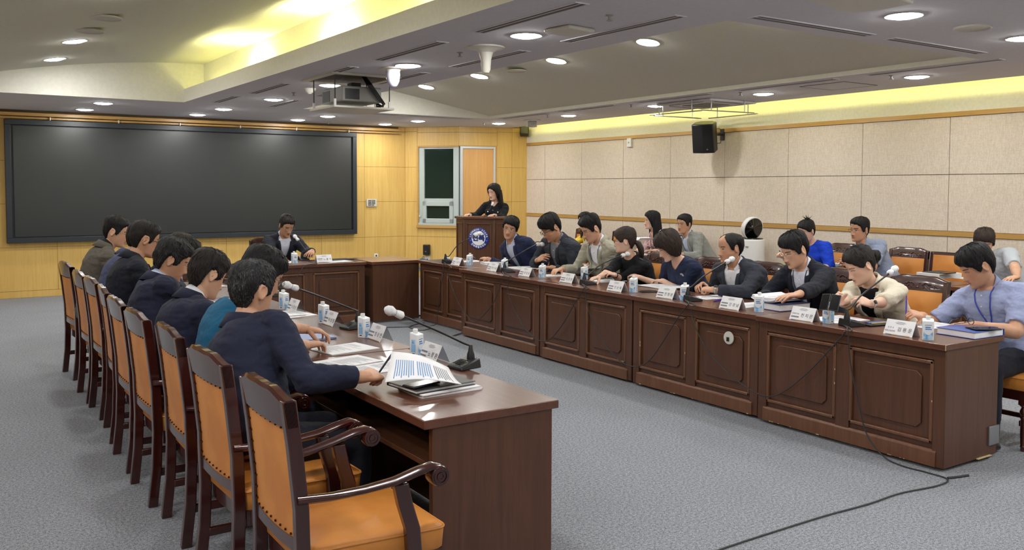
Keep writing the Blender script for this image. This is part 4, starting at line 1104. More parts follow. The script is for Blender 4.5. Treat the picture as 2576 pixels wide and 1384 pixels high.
TABR = [(4.78, 5.44, 2.7, 9.7), (1.5, 2.26, 2.85, 8.6), (1.5, 5.1, 9.7, 10.45), (7.7, 8.26, 3.2, 7.0), (7.7, 8.26, 8.7, 11.3)]
def over(p, m=.03): return any(a - m < p.x < b + m and c - m < p.y < d + m for a, b, c, d in TABR)
def ik(Sh, Wp, l1, l2, hint, free=False):
    d = Wp - Sh; L = d.length
    if L > (l1 + l2) * .995:
        f = L / ((l1 + l2) * .995); l1 *= f; l2 *= f
    dn = d.normalized(); a = (l1 * l1 - l2 * l2 + L * L) / (2 * L); h = sqrt(max(0, l1 * l1 - a * a))
    hv = hint - dn * hint.dot(dn); hv = hv.normalized() if hv.length > 1e-4 else V((0, 0, -1))
    best = None
    for q in range(-40, 41):
        e = Sh + dn * a + (Matrix.Rotation(radians(q * 3), 3, dn) @ hv) * h
        c = abs(q) * .012
        if not free:
            for f_ in (0, .25, .5, .75):
                g_ = e + (Wp - e) * f_
                if over(g_) and g_.z < .79 - .02 * f_: c += (.79 - g_.z) * 25
            c += max(0, e.z - (Sh.z - .12)) * 14
        if best is None or c < best[0]: best = (c, e)
    return best[1]

TS = [(-.16, .125, .085), (-.08, .165, .115), (0, .178, .125), (.2, .163, .118), (.4, .158, .115), (.58, .170, .122), (.74, .180, .124), (.85, .172, .108), (.92, .135, .088), (.97, .088, .072), (1.0, .066, .064)]
TSF = [(-.16, .125, .085), (-.08, .165, .112), (0, .176, .120), (.2, .148, .105), (.4, .138, .100), (.58, .150, .118), (.70, .158, .122), (.82, .152, .098), (.91, .120, .078), (.97, .074, .062), (1.0, .056, .056)]
class Body: pass
def make_body(p):
    B = Body(); fem = p.get('fem', False); B.fem = fem
    B.hc = V(p['head']); B.sc = p.get('hs', 1.04 if fem else 1.10)
    h, pt, rl = radians(p['hyaw']), radians(p.get('hpitch', 20)), radians(p.get('hroll', 0))
    f0 = V((cos(h), sin(h), 0)); r = V((sin(h), -cos(h), 0)); f = f0 * cos(pt) - UP * sin(pt); u = UP * cos(pt) + f0 * sin(pt)
    R = Matrix.Rotation(rl, 3, f); r, u = R @ r, R @ u
    B.HR = Matrix((r, f, u)).transposed(); B.hf = f
    b = radians(p['byaw']); B.fwd = V((cos(b), sin(b), 0)); B.right = V((sin(b), -cos(b), 0))
    B.P = V(p['pelvis'])
    B.atlas = B.hc + B.HR @ (V((0, -.006, -.068)) * B.sc)
    tu = (B.atlas - B.P).normalized()
    nd = (tu * .4 + UP * .5 + B.fwd * (.30 if pt < .2 else .52)).normalized()
    B.N = B.atlas - nd * (.078 if not fem else .084)
    B.N = B.N if 'neck' not in p else V(p['neck'])
    B.ax = (B.N - B.P).normalized(); B.len = (B.N - B.P).length
    B.tr = (B.right - B.ax * B.right.dot(B.ax)).normalized(); B.tf = B.ax.cross(B.tr) * 1
    if B.tf.dot(B.fwd) < 0: B.tf = -B.tf
    B.bw = p.get('bw', 1.0); B.belly = p.get('belly', .0)
    B.ctrl = (B.P + B.N) / 2 - B.tf * p.get('hunch', .035)
    B.shw = (.158 if fem else .178) * B.bw
    up_t = (B.N - B.ctrl).normalized()
    tw = radians(p.get('twist', 0)); trs = Matrix.Rotation(tw, 3, B.ax) @ B.tr
    B.S = {'R': B.N - up_t * .086 + trs * B.shw + B.tf * .01, 'L': B.N - up_t * .086 - trs * B.shw + B.tf * .01}
    B.arm = {}
    for s_ in 'RL':
        hd = p.get('hand' + s_)
        sg = 1 if s_ == 'R' else -1
        if hd is None:
            Wp = B.P + B.fwd * .42 + B.right * sg * .16; Wp.z = .785; hd = dict(w=Wp, d=B.fwd * .7 - B.right * sg * .7, n=(0, 0, -1), pose='flat')
        Wp = V(hd['w']); rch = (.535 if not fem else .494) * p.get('rch', 1.10); dv = Wp - B.S[s_]
        if dv.length > rch: Wp = B.S[s_] + dv.normalized() * rch
        hint = hd.get('hint'); hint = V(hint) if hint else (UP * -1.0 + B.right * sg * .55 - B.fwd * .35)
        E_ = ik(B.S[s_], Wp, .285 if not fem else .262, .25 if not fem else .232, hint, p.get('stand'))
        fd = (Wp - E_).normalized(); dd = V(hd['d']).normalized(); an = fd.angle(dd)
        if an > radians(38):
            ax_ = fd.cross(dd); ax_ = ax_.normalized() if ax_.length > 1e-3 else UP
            dd = Matrix.Rotation(radians(38), 3, ax_) @ fd
        hd = dict(hd); hd['d'] = dd
        B.arm[s_] = (B.S[s_], E_, Wp, hd)
    # legs
    B.legs = []
    for sg in (1, -1):
        hip = B.P + B.right * sg * .09 + UP * -.03 - B.fwd * .02
        if p.get('stand'):
            kn = hip + UP * -.42 + B.fwd * .02; an = kn + UP * -.42
        else:
            kn = B.P + B.fwd * .40 + B.right * sg * .13; kn.z = .52; an = kn + B.fwd * p.get('foot', .0); an.z = .085
        B.legs.append((hip, kn, an))
    return B
def spine(B, s_):
    if s_ < 0: return B.P + (B.ctrl - B.P).normalized() * (s_ * B.len)
    if s_ > 1: return B.N + (B.N - B.ctrl).normalized() * ((s_ - 1) * B.len)
    return B.P * (1 - s_) ** 2 + B.ctrl * 2 * s_ * (1 - s_) + B.N * s_ * s_
def torso(mb, B, off=0, s0=-.16, s1=1.0, n=28, flare=0):
    T = TSF if B.fem else TS; ss = np.array([t[0] for t in T]); rs = []
    for s_ in np.linspace(s0, s1, 26):
        w = np.interp(s_, ss, [t[1] for t in T]) * (B.bw if s_ < .93 else 1 + (B.bw - 1) * .4) + off * (1 if s_ < .95 else .5); d = np.interp(s_, ss, [t[2] for t in T]) * (1 + (B.bw - 1) * .6) + off * (1 if s_ < .95 else .5)
        w += flare * max(0, .3 - s_)
        c = spine(B, s_); t = (spine(B, s_ + .02) - spine(B, s_ - .02)).normalized(); r = (B.right - t * B.right.dot(t)).normalized(); f = t.cross(r)
        if f.dot(B.fwd) < 0: f = -f
        bl = B.belly * math.exp(-((s_ - .25) / .22) ** 2); bust = (.028 * math.exp(-((s_ - .66) / .1) ** 2)) if B.fem else 0
        ring = []
        for j in range(n):
            a = 2 * pi * j / n; e = .86
            x = w * math.copysign(abs(cos(a)) ** e, cos(a)); y = d * math.copysign(abs(sin(a)) ** e, sin(a))
            if y > 0: y += (bl + bust * abs(sin(2 * a)) ** .7) * sin(a)
            ring.append(c + r * x + f * y)
        rs.append(ring)
    mb.rings(rs)
def limbs(mb, B, off=0, frac=1.0, cuff=0, sho=True, rs_=1.0):
    """upper-body limbs; frac 0..2 along shoulder-elbow-wrist"""
    for s_ in 'RL':
        Sh, E_, Wp, hd = B.arm[s_]; k = (B.bw - 1) * .5 + 1; g = .90 if B.fem else 1
        inn = B.N + (Sh - B.N) * .3 - (B.N - B.ctrl).normalized() * .005
        if sho: mb.tube([inn, Sh + (Sh - inn) * .05], [(.052 * g) + off * .6, .060 * g * k + off], 14); mb.ball(Sh, .062 * g * k + off, 16, 10)
        U = [(0, .058), (.12, .060), (.35, .054), (.7, .046), (.94, .043), (1.0, .043), (1.06, .044), (1.25, .043), (1.5, .037), (1.8, .029), (2.0, .027)]
        pts, rr = [], []
        for t, r in U + [(frac, None)]:
            if r is None: continue
            if t > frac + 1e-6: break
            pts.append(Sh + (E_ - Sh) * t if t <= 1 else E_ + (Wp - E_) * (t - 1)); rr.append(r * g * (k if t < 1.3 else 1) * rs_ + off + (cuff * max(0, t - 1) if t > 1 else 0))
        if pts and frac not in [u[0] for u in U]:
            t = frac; pts.append(Sh + (E_ - Sh) * t if t <= 1 else E_ + (Wp - E_) * (t - 1)); rr.append(rr[-1])
        mb.tube(pts, rr, 16)
        if frac > 1: mb.ball(E_, .0435 * g * k + off, 12, 8)
def legs(mb, B, off=0, stop=1.0):
    for hip, kn, an in B.legs:
        mb.tube([hip, hip + (kn - hip) * .5, kn], [.088 * B.bw + off, .074 * B.bw + off, .056 + off], 14); mb.ball(kn, .057 + off, 12, 8)
        mb.tube([kn, kn + (an - kn) * .35, kn + (an - kn) * stop], [.055 + off, .053 + off, .036 + off * 1.6], 14)

def garment(B, name, mat, root, parts, vox=.009, sm=5, wr=.005, cut=None, solid=.004, seed=0, extra=None):
    k = MB(); parts(k); me = remesh(k, vox, sm)
    co = mesh_np(me); nr = np.empty(len(co) * 3); me.vertices.foreach_get('normal', nr); nr = nr.reshape(-1, 3)
    o_ = V((seed * 3.7, seed * 1.3, seed * 2.1))
    if wr:
        els = [B.arm[s_][1] for s_ in 'RL'] + [B.S[s_] for s_ in 'RL']
        dsp = np.empty(len(co))
        for i in range(len(co)):
            p = V(co[i]); near = min((p - e).length for e in els)
            a = wr * (1 + 1.6 * math.exp(-(near / .12) ** 2))
            q = p * 9 + o_; v1 = noise.noise(V((q.x, q.y, q.z * 2.6)))
            q2 = p * 20 + o_; v2 = 1 - 2 * abs(noise.noise(V((q2.x + v1 * 2, q2.y - v1, q2.z * 1.6))))
            dsp[i] = a * (v1 * .9 + v2 * .5 - .25)
        co = co + nr * dsp[:, None]
        me.vertices.foreach_set('co', co.ravel())
    bv = BVHTree.FromPolygons([V(c) for c in co], [tuple(p.vertices) for p in me.polygons])
    if cut:
        bm = bmesh.new(); bm.from_mesh(me)
        kill = [f for f in bm.faces if cut(f.calc_center_median())]
        bmesh.ops.delete(bm, geom=kill, context='FACES')
        bd_ = [v for v in bm.verts if v.is_boundary]
        nb = {v: [e.other_vert(v) for e in v.link_edges if e.is_boundary] for v in bd_}
        for it in range(14):
            new = {v: v.co * .4 + sum((w_.co for w_ in nb[v]), V()) * (.6 / max(1, len(nb[v]))) for v in bd_ if nb[v]}
            for v, c_ in new.items(): v.co = c_
        bm.to_mesh(me); bm.free()
    me.vertices.foreach_get('co', c2 := np.empty(len(me.vertices) * 3)); c2 = c2.reshape(-1, 3) - np.array(root.location); me.vertices.foreach_set('co', c2.ravel()); me.update(); me.name = name
    o = obj(name, me, mat, root, ang=180)
    if cut and solid:
        md = o.modifiers.new('solidify', 'SOLIDIFY'); md.thickness = solid; md.offset = -1
    return o, bv
def seg_dist(p, a, b):
    t = max(0, min(1, (p - a).dot(b - a) / max(1e-9, (b - a).length_squared))); return (p - a - (b - a) * t).length
def on_arm(B, c):
    return any(seg_dist(c, B.arm[s_][1], B.arm[s_][2]) < .085 or seg_dist(c, B.arm[s_][0] + (B.arm[s_][1] - B.arm[s_][0]) * .45, B.arm[s_][1]) < .08 for s_ in 'RL')
def in_neck(B, c, r=.072):
    a = (B.atlas - B.N).normalized(); q = c - B.N; h = q.dot(a); return h > -.004 and (q - a * h).length < r
def tcoord(B, p):
    q = p - B.P; return q.dot(B.ax) / B.len, q.dot(B.tr), q.dot(B.tf)
def front_pt(B, bv, u, x, lift=.004):
    o = B.P + B.ax * (u * B.len) + B.tr * x + B.tf * .21
    r = bv.ray_cast(o, -B.tf, .5)
    if r[0] is None: return B.P + B.ax * (u * B.len) + B.tr * x + B.tf * .1
    return r[0] + B.tf * lift
def local(k, root):
    q = V(root.location); k.v = [tuple(V(p) - q) for p in k.v]; return k
def collar(B, root, mat, h=.032, r=.062, fall=.036, gap=16, name='collar', tip=.020, open_=0):
    a_n = (B.atlas - B.N).normalized(); f = (B.tf - a_n * B.tf.dot(a_n)).normalized(); rr = f.cross(a_n)
    c = B.N + a_n * .012; g = .87 if B.fem else 1.0; r *= g
    rows_ = [[], [], [], [], []]; h0 = h; gap = max(gap, 30)
    n = 34
    for i in range(n + 1):
        t = radians(gap) + (2 * pi - 2 * radians(gap)) * i / n; fr = cos(t); e = f * cos(t) + rr * sin(t)
        tl = -.046 * max(0, fr) - .012 * min(0, fr); h = h0 * (1 - .35 * max(0, fr)); q = math.exp(-((min(t, 2 * pi - t) - radians(gap)) / radians(24)) ** 2)
        base = c + a_n * tl + f * .006
        rows_[0].append(base + e * (r + .004) - a_n * .02)
        rows_[1].append(base + e * (r) + a_n * h)
        rows_[2].append(base + e * (r + .004) + a_n * (h + .003))
        rows_[3].append(base + e * (r + .012 + .004 * q) + a_n * (h - fall * .45))
        rows_[4].append(base + e * (r + .019 + .009 * q) - a_n * (fall - h + tip * q) + (e.cross(a_n) * 0))
    k = MB(); k.sheet(rows_); local(k, root)
    return k.build(name, mat, root, ang=180, solid=.003)
def lapels(B, root, mat, bv, ub=.25, wd=.062, utop=.93, xo=.062, notch=.74):
    k = MB()
    for sg in (1, -1):
        rows_ = []
        for i in range(15):
            t = i / 14; u = ub + (utop - ub) * t
            xi = .008 + (xo - .008) * t ** .9
            if u < notch: w_ = wd * (max(0, (u - ub) / (notch - ub))) ** .8
            elif u < notch + .035: w_ = wd * .62
            else: w_ = wd * .72 * (1 - .35 * (u - notch) / (utop - notch))
            rows_.append([front_pt(B, bv, u + .012 * f_, sg * (xi - .006 + w_ * f_), .005 + .006 * sin(pi * f_)) for f_ in (0, .3, .6, .85, 1)])
        if sg < 0: rows_ = [r_[::-1] for r_ in rows_]
        k.sheet(rows_)
    local(k, root); k.build('lapels', mat, root, ang=40, solid=.004)
    # collar round the back of the neck
    a_n = (B.atlas - B.N).normalized(); f = (B.tf - a_n * B.tf.dot(a_n)).normalized(); rr = f.cross(a_n); c = B.N + a_n * .014 - f * .004
    rows_ = [[], [], [], []]; g = .9 if B.fem else 1
    for i in range(25):
        t = radians(62) + radians(236) * i / 24; e = f * cos(t) + rr * sin(t); fr = cos(t); tl = -.03 * max(0, fr) + .014 * min(0, fr); bk2 = max(0, -fr); b_ = c + a_n * tl - f * .006 * bk2
        rows_[0].append(b_ + e * .074 * g - a_n * .02); rows_[1].append(b_ + e * .071 * g + a_n * .024); rows_[2].append(b_ + e * .080 * g + a_n * .024); rows_[3].append(b_ + e * (.100 - .004 * bk2) * g - a_n * (.024 + .022 * bk2))
    k = MB(); k.sheet(rows_); local(k, root); k.build('jacket_collar', mat, root, ang=180, solid=.004)

# hair ---------------------------------------------------------------------------
def hline(pts):
    a = np.array([radians(q[0]) for q in pts]); z = np.array([q[1] for q in pts]); return lambda t: float(np.interp(abs(t), a, z))
def men(zf=.062, side=.012, burn=-.018): return hline([(0, zf), (26, zf - .002), (44, zf - .02), (54, .022), (62, burn + .006), (72, burn), (79, burn + .006), (84, .008), (92, .026), (106, .030), (118, -.004), (132, -.056), (150, -.084), (180, -.092)])
HS = {
 'short': dict(line=men(), top=.024, front=.016, side=.009, back=.012, clump=260, cl=.05, cw=.0042),
 'neat': dict(line=men(.070), top=.024, front=.018, side=.007, back=.012, clump=260, cl=.06, cw=.0045),
 'messy': dict(line=men(.062), top=.030, front=.024, side=.015, back=.018, clump=420, cl=.06, cw=.005, wild=1.0),
 'fringe': dict(line=men(.050, burn=-.012), top=.028, front=.016, side=.018, back=.018, clump=420, cl=.075, cw=.005, wild=.25),
 'part': dict(line=men(.058), top=.028, front=.018, side=.014, back=.016, clump=380, cl=.075, cw=.005, wild=.3),
 'bald': dict(line=hline([(0, .113), (22, .110), (40, .078), (56, .032), (64, -.002), (72, -.012), (80, -.008), (86, .01), (94, .026), (108, .03), (120, -.01), (140, -.07), (180, -.085)]), top=.004, front=.004, side=.018, back=.022, clump=150, cl=.06, cw=.004, wild=.2),
 'bob': dict(line=hline([(0, .044), (28, .038), (46, .008), (58, -.055), (75, -.085), (100, -.098), (180, -.105)]), top=.034, front=.024, side=.030, back=.034, clump=420, cl=.09, cw=.005, wild=.1),
 'tied': dict(line=hline([(0, .072), (24, .066), (42, .044), (56, .012), (70, .0), (82, .006), (94, .026), (108, .02), (122, -.03), (150, -.07), (180, -.08)]), top=.024, front=.016, side=.014, back=.016, clump=260, cl=.085, cw=.004, wild=.04),
 'long': dict(line=hline([(0, .076), (20, .066), (40, .036), (56, -.02), (70, -.08), (100, -.1), (180, -.11)]), top=.028, front=.018, side=.026, back=.028, clump=300, cl=.09, cw=.005, wild=.1),
}
def hair(p, B, root):
    st = dict(HS[p['hair']]); st.update(p.get('hairx', {})); rnd_ = random.Random(p.get('seed', 1)); o_ = V((rnd_.random() * 9, 0, 0))
    line = st['line']; k = MB(); NA, NE = 96, 56; sd = st.get('side'); grid = []
    def thick(az, el):
        a = abs(az); wtop = min(1, max(0, (el - .35) / .7)); wtop = wtop * wtop * (3 - 2 * wtop)
        fr = math.exp(-(a / .9) ** 2); bk_ = math.exp(-((pi - a) / 1.1) ** 2)
        lowv = sd * (1 - bk_) + st['back'] * bk_; lowv = lowv * (1 - fr) + st['front'] * fr
        return lowv * (1 - wtop) + st['top'] * wtop
    def shell(az, el):
        d = cyl_dir(az, el); r = hrad(d); z = HC.z + d.z * r; zl = line(az) + .007 * noise.noise(V((az * 6, 7, 2)) + o_) + st.get('sweep', .012) * sin(az * 1.6) * max(0, 1 - abs(az) / 1.2)
        m_ = (z - zl) / .016; m_ = max(-1, min(1, m_))
        s_ = max(0, m_); s_ = s_ * (2 - s_)
        T = thick(az, el)
        if st.get('wild', 0) < .9 and abs(az) > 1.7 and not B.fem: T *= min(1, .35 + max(0, z - zl) / .09)
        T *= 1 + .28 * noise.noise(V((az * 9, el * 2.2, 1)) + o_) + .10 * noise.noise(V((az * 34, el * 5, 4)) + o_)
        if 'crown' in st and el > .9: T *= st['crown']
        return d, r, T * s_ - .006 * (1 - s_), m_
    idx = {}; ok = {}
    for i in range(NE + 1):
        el = -1.15 + (pi / 2 + 1.15) * (i / NE) * .995
        for j in range(NA):
            az = -pi + 2 * pi * j / NA; d, r, t, m_ = shell(az, el)
            idx[i, j] = len(k.v); k.v.append(tuple(HC + d * (r + t))); ok[i, j] = m_ > -.25
    for i in range(NE):
        for j in range(NA):
            j2 = (j + 1) % NA
            if ok[i, j] or ok[i, j2] or ok[i + 1, j] or ok[i + 1, j2]:
                k.f.append((idx[i, j], idx[i, j2], idx[i + 1, j2], idx[i + 1, j])); k.m.append(0)
    k.f.append(tuple(idx[NE, j] for j in range(NA))); k.m.append(0)
    whirl = cyl_dir(pi * .93, 1.05) if st.get('flow', 'whirl') == 'whirl' else cyl_dir(0.05, .35)
    wild = st.get('wild', .15)
    for c in range(st['clump']):
        az = rnd_.uniform(-pi, pi); el = math.asin(rnd_.uniform(-.55, .995)); d, r, t, m_ = shell(az, el)
        if m_ < .6: continue
        pts, rr = [], []; ln = st['cl'] * rnd_.uniform(.6, 1.2); tw = rnd_.uniform(-.5, .5) * (.3 + wild); lift = rnd_.uniform(.001, .004 + .012 * wild)
        for q in range(6):
            f_ = q / 5; az_, el_ = atan2(d.x, d.y), math.asin(max(-1, min(1, d.z)))
            _, r2, t2, m2 = shell(az_, el_)
            if m2 < -.2 and q > 1: break
            pts.append(HC + d * (r2 + max(t2, .003) + lift * (f_ ** 1.5) - .002)); rr.append(st['cw'] * (1 - f_) ** .7 + .0006)
            tang = (d - whirl); tang = tang - d * tang.dot(d)
            if tang.length < .05: tang = V((0, 1, 0)) - d * d.y
            tang.normalize(); tang = Matrix.Rotation(tw, 3, d) @ tang
            if p['hair'] in ('tied',): tang = (cyl_dir(pi, .1) - d); tang = (tang - d * tang.dot(d)).normalized()
            d = (d + tang * (ln / 5 / .11)).normalized()
            if wild > .5: tw += rnd_.uniform(-.25, .25)
        if len(pts) > 2: rr[-1] = .0006; k.tube(pts, rr, 4, flat=.55, upv=d)
    if p['hair'] == 'long':
        hy = radians(p['hyaw']); Yw = Matrix(((sin(hy), cos(hy), 0), (-cos(hy), sin(hy), 0), (0, 0, 1))); Qm = B.HR.transposed() @ Yw
        L_ = st.get('len', .30); n = 44; front_a = st.get('fa', 72)
        def curtain(t, z, ro):
            a = radians(front_a) + (2 * pi - 2 * radians(front_a)) * t; a2 = a if a < pi else a - 2 * pi
            g = 1 + .30 * z / L_; wv = .022 * noise.noise(V((a * 5, z * 9, ro * 40)) + o_)
            back = (1 - cos(a)) / 2
            pt_ = V((sin(a) * (.084 + .014 * back) * g + wv, cos(a) * .092 * g - .015 - z * .05, .03 - z + .012 * noise.noise(V((a * 12, 3, 1)) + o_))) + V((sin(a), cos(a), 0)) * ro
            w_ = min(1, max(0, z / L_ * 1.6)); return pt_ * (1 - w_) + (Qm @ pt_) * w_
        ro_ = [[curtain(j / n, L_ * i / 14, .012 * (1 - (i / 14) ** 4)) for j in range(n + 1)] for i in range(15)]
        ri_ = [[curtain(j / n, L_ * i / 14, -.016 * (1 - (i / 14) ** 4) - .002) for j in range(n + 1)] for i in range(15)]
        k.sheet(ro_); k.sheet([r_[::-1] for r_ in ri_])
        for e_ in (0, n): k.sheet([[a[e_], b_[e_]] for a, b_ in zip(ro_, ri_)])
        for c in range(120):
            t = rnd_.random(); pts = [curtain(t + .01 * noise.noise(V((z * 12, c, 0))), L_ * z * rnd_.uniform(.98, 1.06), .014) for z in (0, .25, .5, .75, 1.05)]
            k.tube(pts, [.006, .006, .005, .004, .001], 4, flat=.5)
    if 'bun' in st:
        bp, br = V(st['bun']), st['br']; Rb = Matrix.Rotation(.6, 3, 'X')
        k.ball(bp, (br, br * .9, br), 20, 14)
        for c in range(7): k.tube([bp + Rb @ V((br * .95 * cos(a) * (1 - .03 * c), br * (.35 * sin(a * 2 + c) ), br * .95 * sin(a) * (1 - .03 * c))) * (.96 + .1 * ((c * 7) % 3) / 3) for a in [2 * pi * j / 18 + c for j in range(18)]], br * .2, 6, closed=True)
        for c in range(st.get('wisps', 0)):
            a = rnd_.uniform(0, 2 * pi); k.tube([bp, bp + V((cos(a), sin(a) * .5, .7)) * br * 1.2, bp + V((cos(a) * 1.5, sin(a), 1.1)) * br * 1.6], [.006, .004, .001], 4)
    if 'tail' in st:
        pts = [V(q) for q in st['tail']]; rr = [st['tr'] * f_ for f_ in (.6, 1.0, 1.05, .85, .5)]
        k.tube(pts, rr, 14)
        for c in range(26):
            a = 2 * pi * c / 26; k.tube([q + V((cos(a), sin(a) * .8, .2 * sin(a))) * r_ * .93 for q, r_ in zip(pts, rr)] + [pts[-1] + (pts[-1] - pts[-2]) * .25], [.006, .007, .007, .006, .004, .001], 4)
    q = V(root.location); k.v = [tuple(B.hc + B.HR @ (V(v) * B.sc) - q) for v in k.v]
    return k.build('hair', hair_mat(p.get('hc', 'black')), root, ang=60)

def glasses(B, root, kind, rx=.024, rz=.017, zc=.004):
    mt, th, sq = {'black': (M['gl_black'], .0022, .7), 'metal': (M['gl_metal'], .0012, .85), 'silver': (M['gl_silver'], .0012, .85), 'thin': (M['gl_black'], .0012, .85)}[kind]
    q = V(root.location); X_ = lambda v: B.hc + B.HR @ (V(v) * B.sc) - q
    k = MB(); ln = MB()
    for sg in (1, -1):
        rim = [(sg * .032 + rx * math.copysign(abs(cos(a)) ** sq, cos(a)), .1085 - 2.2 * max(0, abs(sg * .032 + rx * cos(a)) - .03) ** 1.5 * .35, zc + rz * math.copysign(abs(sin(a)) ** sq, sin(a))) for a in [2 * pi * j / 20 for j in range(20)]]
        k.tube([X_(v) for v in rim], th, 6, closed=True); ln.add([X_(v) for v in rim], [tuple(range(20))])
        k.tube([X_((sg * .056, .104, zc + .006)), X_((sg * .074, .088, zc + .006)), X_((sg * .080, .03, zc + .004)), X_((sg * .081, -.008, zc + .002)), X_((sg * .080, -.024, zc - .016))], th, 6)
    k.tube([X_((-.009, .1095, zc + .004)), X_((0, .1105, zc + .007)), X_((.009, .1095, zc + .004))], th, 6)
    g = k.build('glasses', mt, root); ln.build('lenses', M['lens'], g, smooth=False)

def person(p):
    B = make_body(p); fem = B.fem
    root = thing('person', p['label'], 'person', (B.P.x, B.P.y, 0), 0, p.get('group'))
    q = V(root.location)
    # body -----------------------------------------------------------
    k = MB(); torso(k, B, -.004); legs(k, B, -.004)
    a_n = (B.atlas - B.N); g = .86 if fem else 1
    k.tube([B.N - a_n * .35, B.N, B.N + a_n * .5, B.atlas + a_n * .1, B.atlas + a_n * .45], [.066 * g, .060 * g, .056 * g, .053 * g, .040 * g], 18)
    k.rings([[B.hc + B.HR @ (v * B.sc) for v in r] for r in (HEADR if not p.get('jaw') else head_local(jaw=p['jaw']))])
    for sg in (1, -1):
        Re = B.HR @ Matrix.Rotation(sg * -.35, 3, 'Z') @ Matrix.Rotation(-.15, 3, 'X')
        c = B.hc + B.HR @ (V((sg * .078, -.012, -.004)) * B.sc)
        pts = [c + Re @ (V((sg * .004, .004 - .018 * cos(a) * (1 if sin(a) > -.3 else .6) - .004, .004 + .031 * sin(a))) * B.sc) for a in [2 * pi * j / 14 for j in range(14)]]
        k.tube(pts, .0052, 8, closed=True); k.ball(c + Re @ V((sg * -.002, .0, 0)), (.006, .016, .028), 10, 8, 0, Re)
    limbs(k, B, 0, 1.85)
    me = remesh(k, .0055, 2, .4)
    bm = bmesh.new(); bm.from_mesh(me); bpy.data.meshes.remove(me)
    for s_ in 'RL':
        Sh, E_, Wp, hd = B.arm[s_]
        hk = MB(); fd = (Wp - E_).normalized(); g2 = .92 if fem else 1.03
        g3 = .9 if fem else 1.0; hk.tube([E_ + (Wp - E_) * .70, E_ + (Wp - E_) * .795, E_ + (Wp - E_) * .9, Wp, Wp + V(hd['d']).normalized() * .02], [.022 * g3, .0302 * g3, .0290 * g3, .0268 * g3, .0252 * g2], 14)
        hand(hk, Wp, hd['d'], hd['n'], hd.get('pose', 'flat'), s_ == 'L', g2)
        hm = remesh(hk, .0030, 3, .5)
        bm.from_mesh(hm); bpy.data.meshes.remove(hm)
    me = bpy.data.meshes.new('body'); bm.to_mesh(me); bm.free()
    co = mesh_np(me); Ri = np.array(B.HR.transposed()); hp = (co - np.array(B.hc)) @ Ri.T / B.sc
    at = me.attributes.new('hp', 'FLOAT_VECTOR', 'POINT'); at.data.foreach_set('vector', hp.astype(np.float32).ravel())
    me.vertices.foreach_set('co', (co - np.array(q)).ravel()); me.update()
    obj('body', me, skin(p.get('tone', 'mid'), p.get('eyes', .25), fem, p.get('stub', 0), p.get('smile', 0)), root, ang=180)
    hair(p, B, root)
    if p.get('glasses'): glasses(B, root, p['glasses'], *p.get('gsize', ()))
    # clothes ----------------------------------------------------------
    seed = p.get('seed', 1)
    hi_u = .945
    if p.get('jacket'):
        ub, xo = p.get('ub', .30), p.get('xo', .055)
        sf = p.get('shirt', 'white')
        def cut(c):
            u, x, y = tcoord(B, c)
            return not on_arm(B, c) and y > .0 and y < .24 and u > ub and u < 1.1 and abs(x) < .010 + (xo - .010) * min(1, (u - ub) / (.93 - ub)) + (.01 if u > .9 else 0)
        jm = CLO[p['jacket']]
        _, sbv = garment(B, 'shirt', CLO[sf], root, lambda k: torso(k, B, .009, .05, .985), .009, 4, .0025, seed=seed)
        jo, jbv = garment(B, 'jacket', jm, root, lambda k: (torso(k, B, .022, -.12, .985, flare=.05), limbs(k, B, .0145, p.get('sleeve', 1.86), .006)), .0085, 5, p.get('wr', .005), cut, seed=seed)
        lapels(B, root, jm, jbv, ub, p.get('lapw', .062), .93, xo)
        if p.get('collar', True): collar(B, root, CLO[sf], gap=p.get('gap', 20))
        if not p.get('nobut'):
            kb = MB()
            for i in range(4):
                u = .86 - i * .13
                if u > ub + .05: kb.ball(front_pt(B, sbv, u, .0, .001), (.0055, .0055, .0055), 8, 5)
            local(kb, root).build('buttons', M['button'], root)
        top_bv = sbv
    else:
        sm_ = CLO[p['shirt']]
        nk = p.get('neckcut')
        def cut2(c):
            u, x, y = tcoord(B, c)
            if in_neck(B, c, .066 if fem else .072): return True
            return nk and y > 0 and y < .22 and not on_arm(B, c) and u > nk and abs(x) < .008 + .045 * min(1, (u - nk) / (.98 - nk))
        so, top_bv = garment(B, 'shirt', sm_, root, lambda k: (torso(k, B, p.get('loose', .014), -.14, .985, flare=.04), limbs(k, B, .010 + p.get('slo', 0), p.get('sleeve', .62), 0)), .0085, 4, p.get('wr', .0045), cut2, seed=seed)
        if p.get('collar'): collar(B, root, sm_, gap=p.get('gap', 22), fall=.045)
        if p.get('placket'):
            kb = MB()
            for i in range(5): kb.ball(front_pt(B, top_bv, .90 - i * .15, .004, .001), (.006, .006, .006), 8, 5)
            local(kb, root).build('buttons', M[p.get('but', 'button')], root)
    tb, _ = garment(B, 'trousers', CLO[p.get('trous', 'trous')], root, lambda k: (torso(k, B, .008, -.15, .10), legs(k, B, .012, .98)), .013, 4, .004, seed=seed + 1)
    for s_, (hip, kn, an) in zip('RL', B.legs):
        kf = MB(); c = an + B.fwd * 0; fl = [(-.075, .030, .05), (-.04, .036, .062), (.0, .038, .068), (.06, .042, .05), (.12, .044, .036), (.165, .036, .026), (.185, .018, .018)]
        kf.rings([[c + B.fwd * x + B.right * (w * cos(a)) + UP * (-c.z + .004 + h / 1 * (.5 + .5 * sin(a)) * 1.0) for a in [2 * pi * j / 14 for j in range(14)]] for x, w, h in fl])
        kf.tube([an + UP * .03, V((c.x, c.y, .05))], [.036, .036], 12)
        local(kf, root).build('shoe', M['shoe'], root, ang=60)
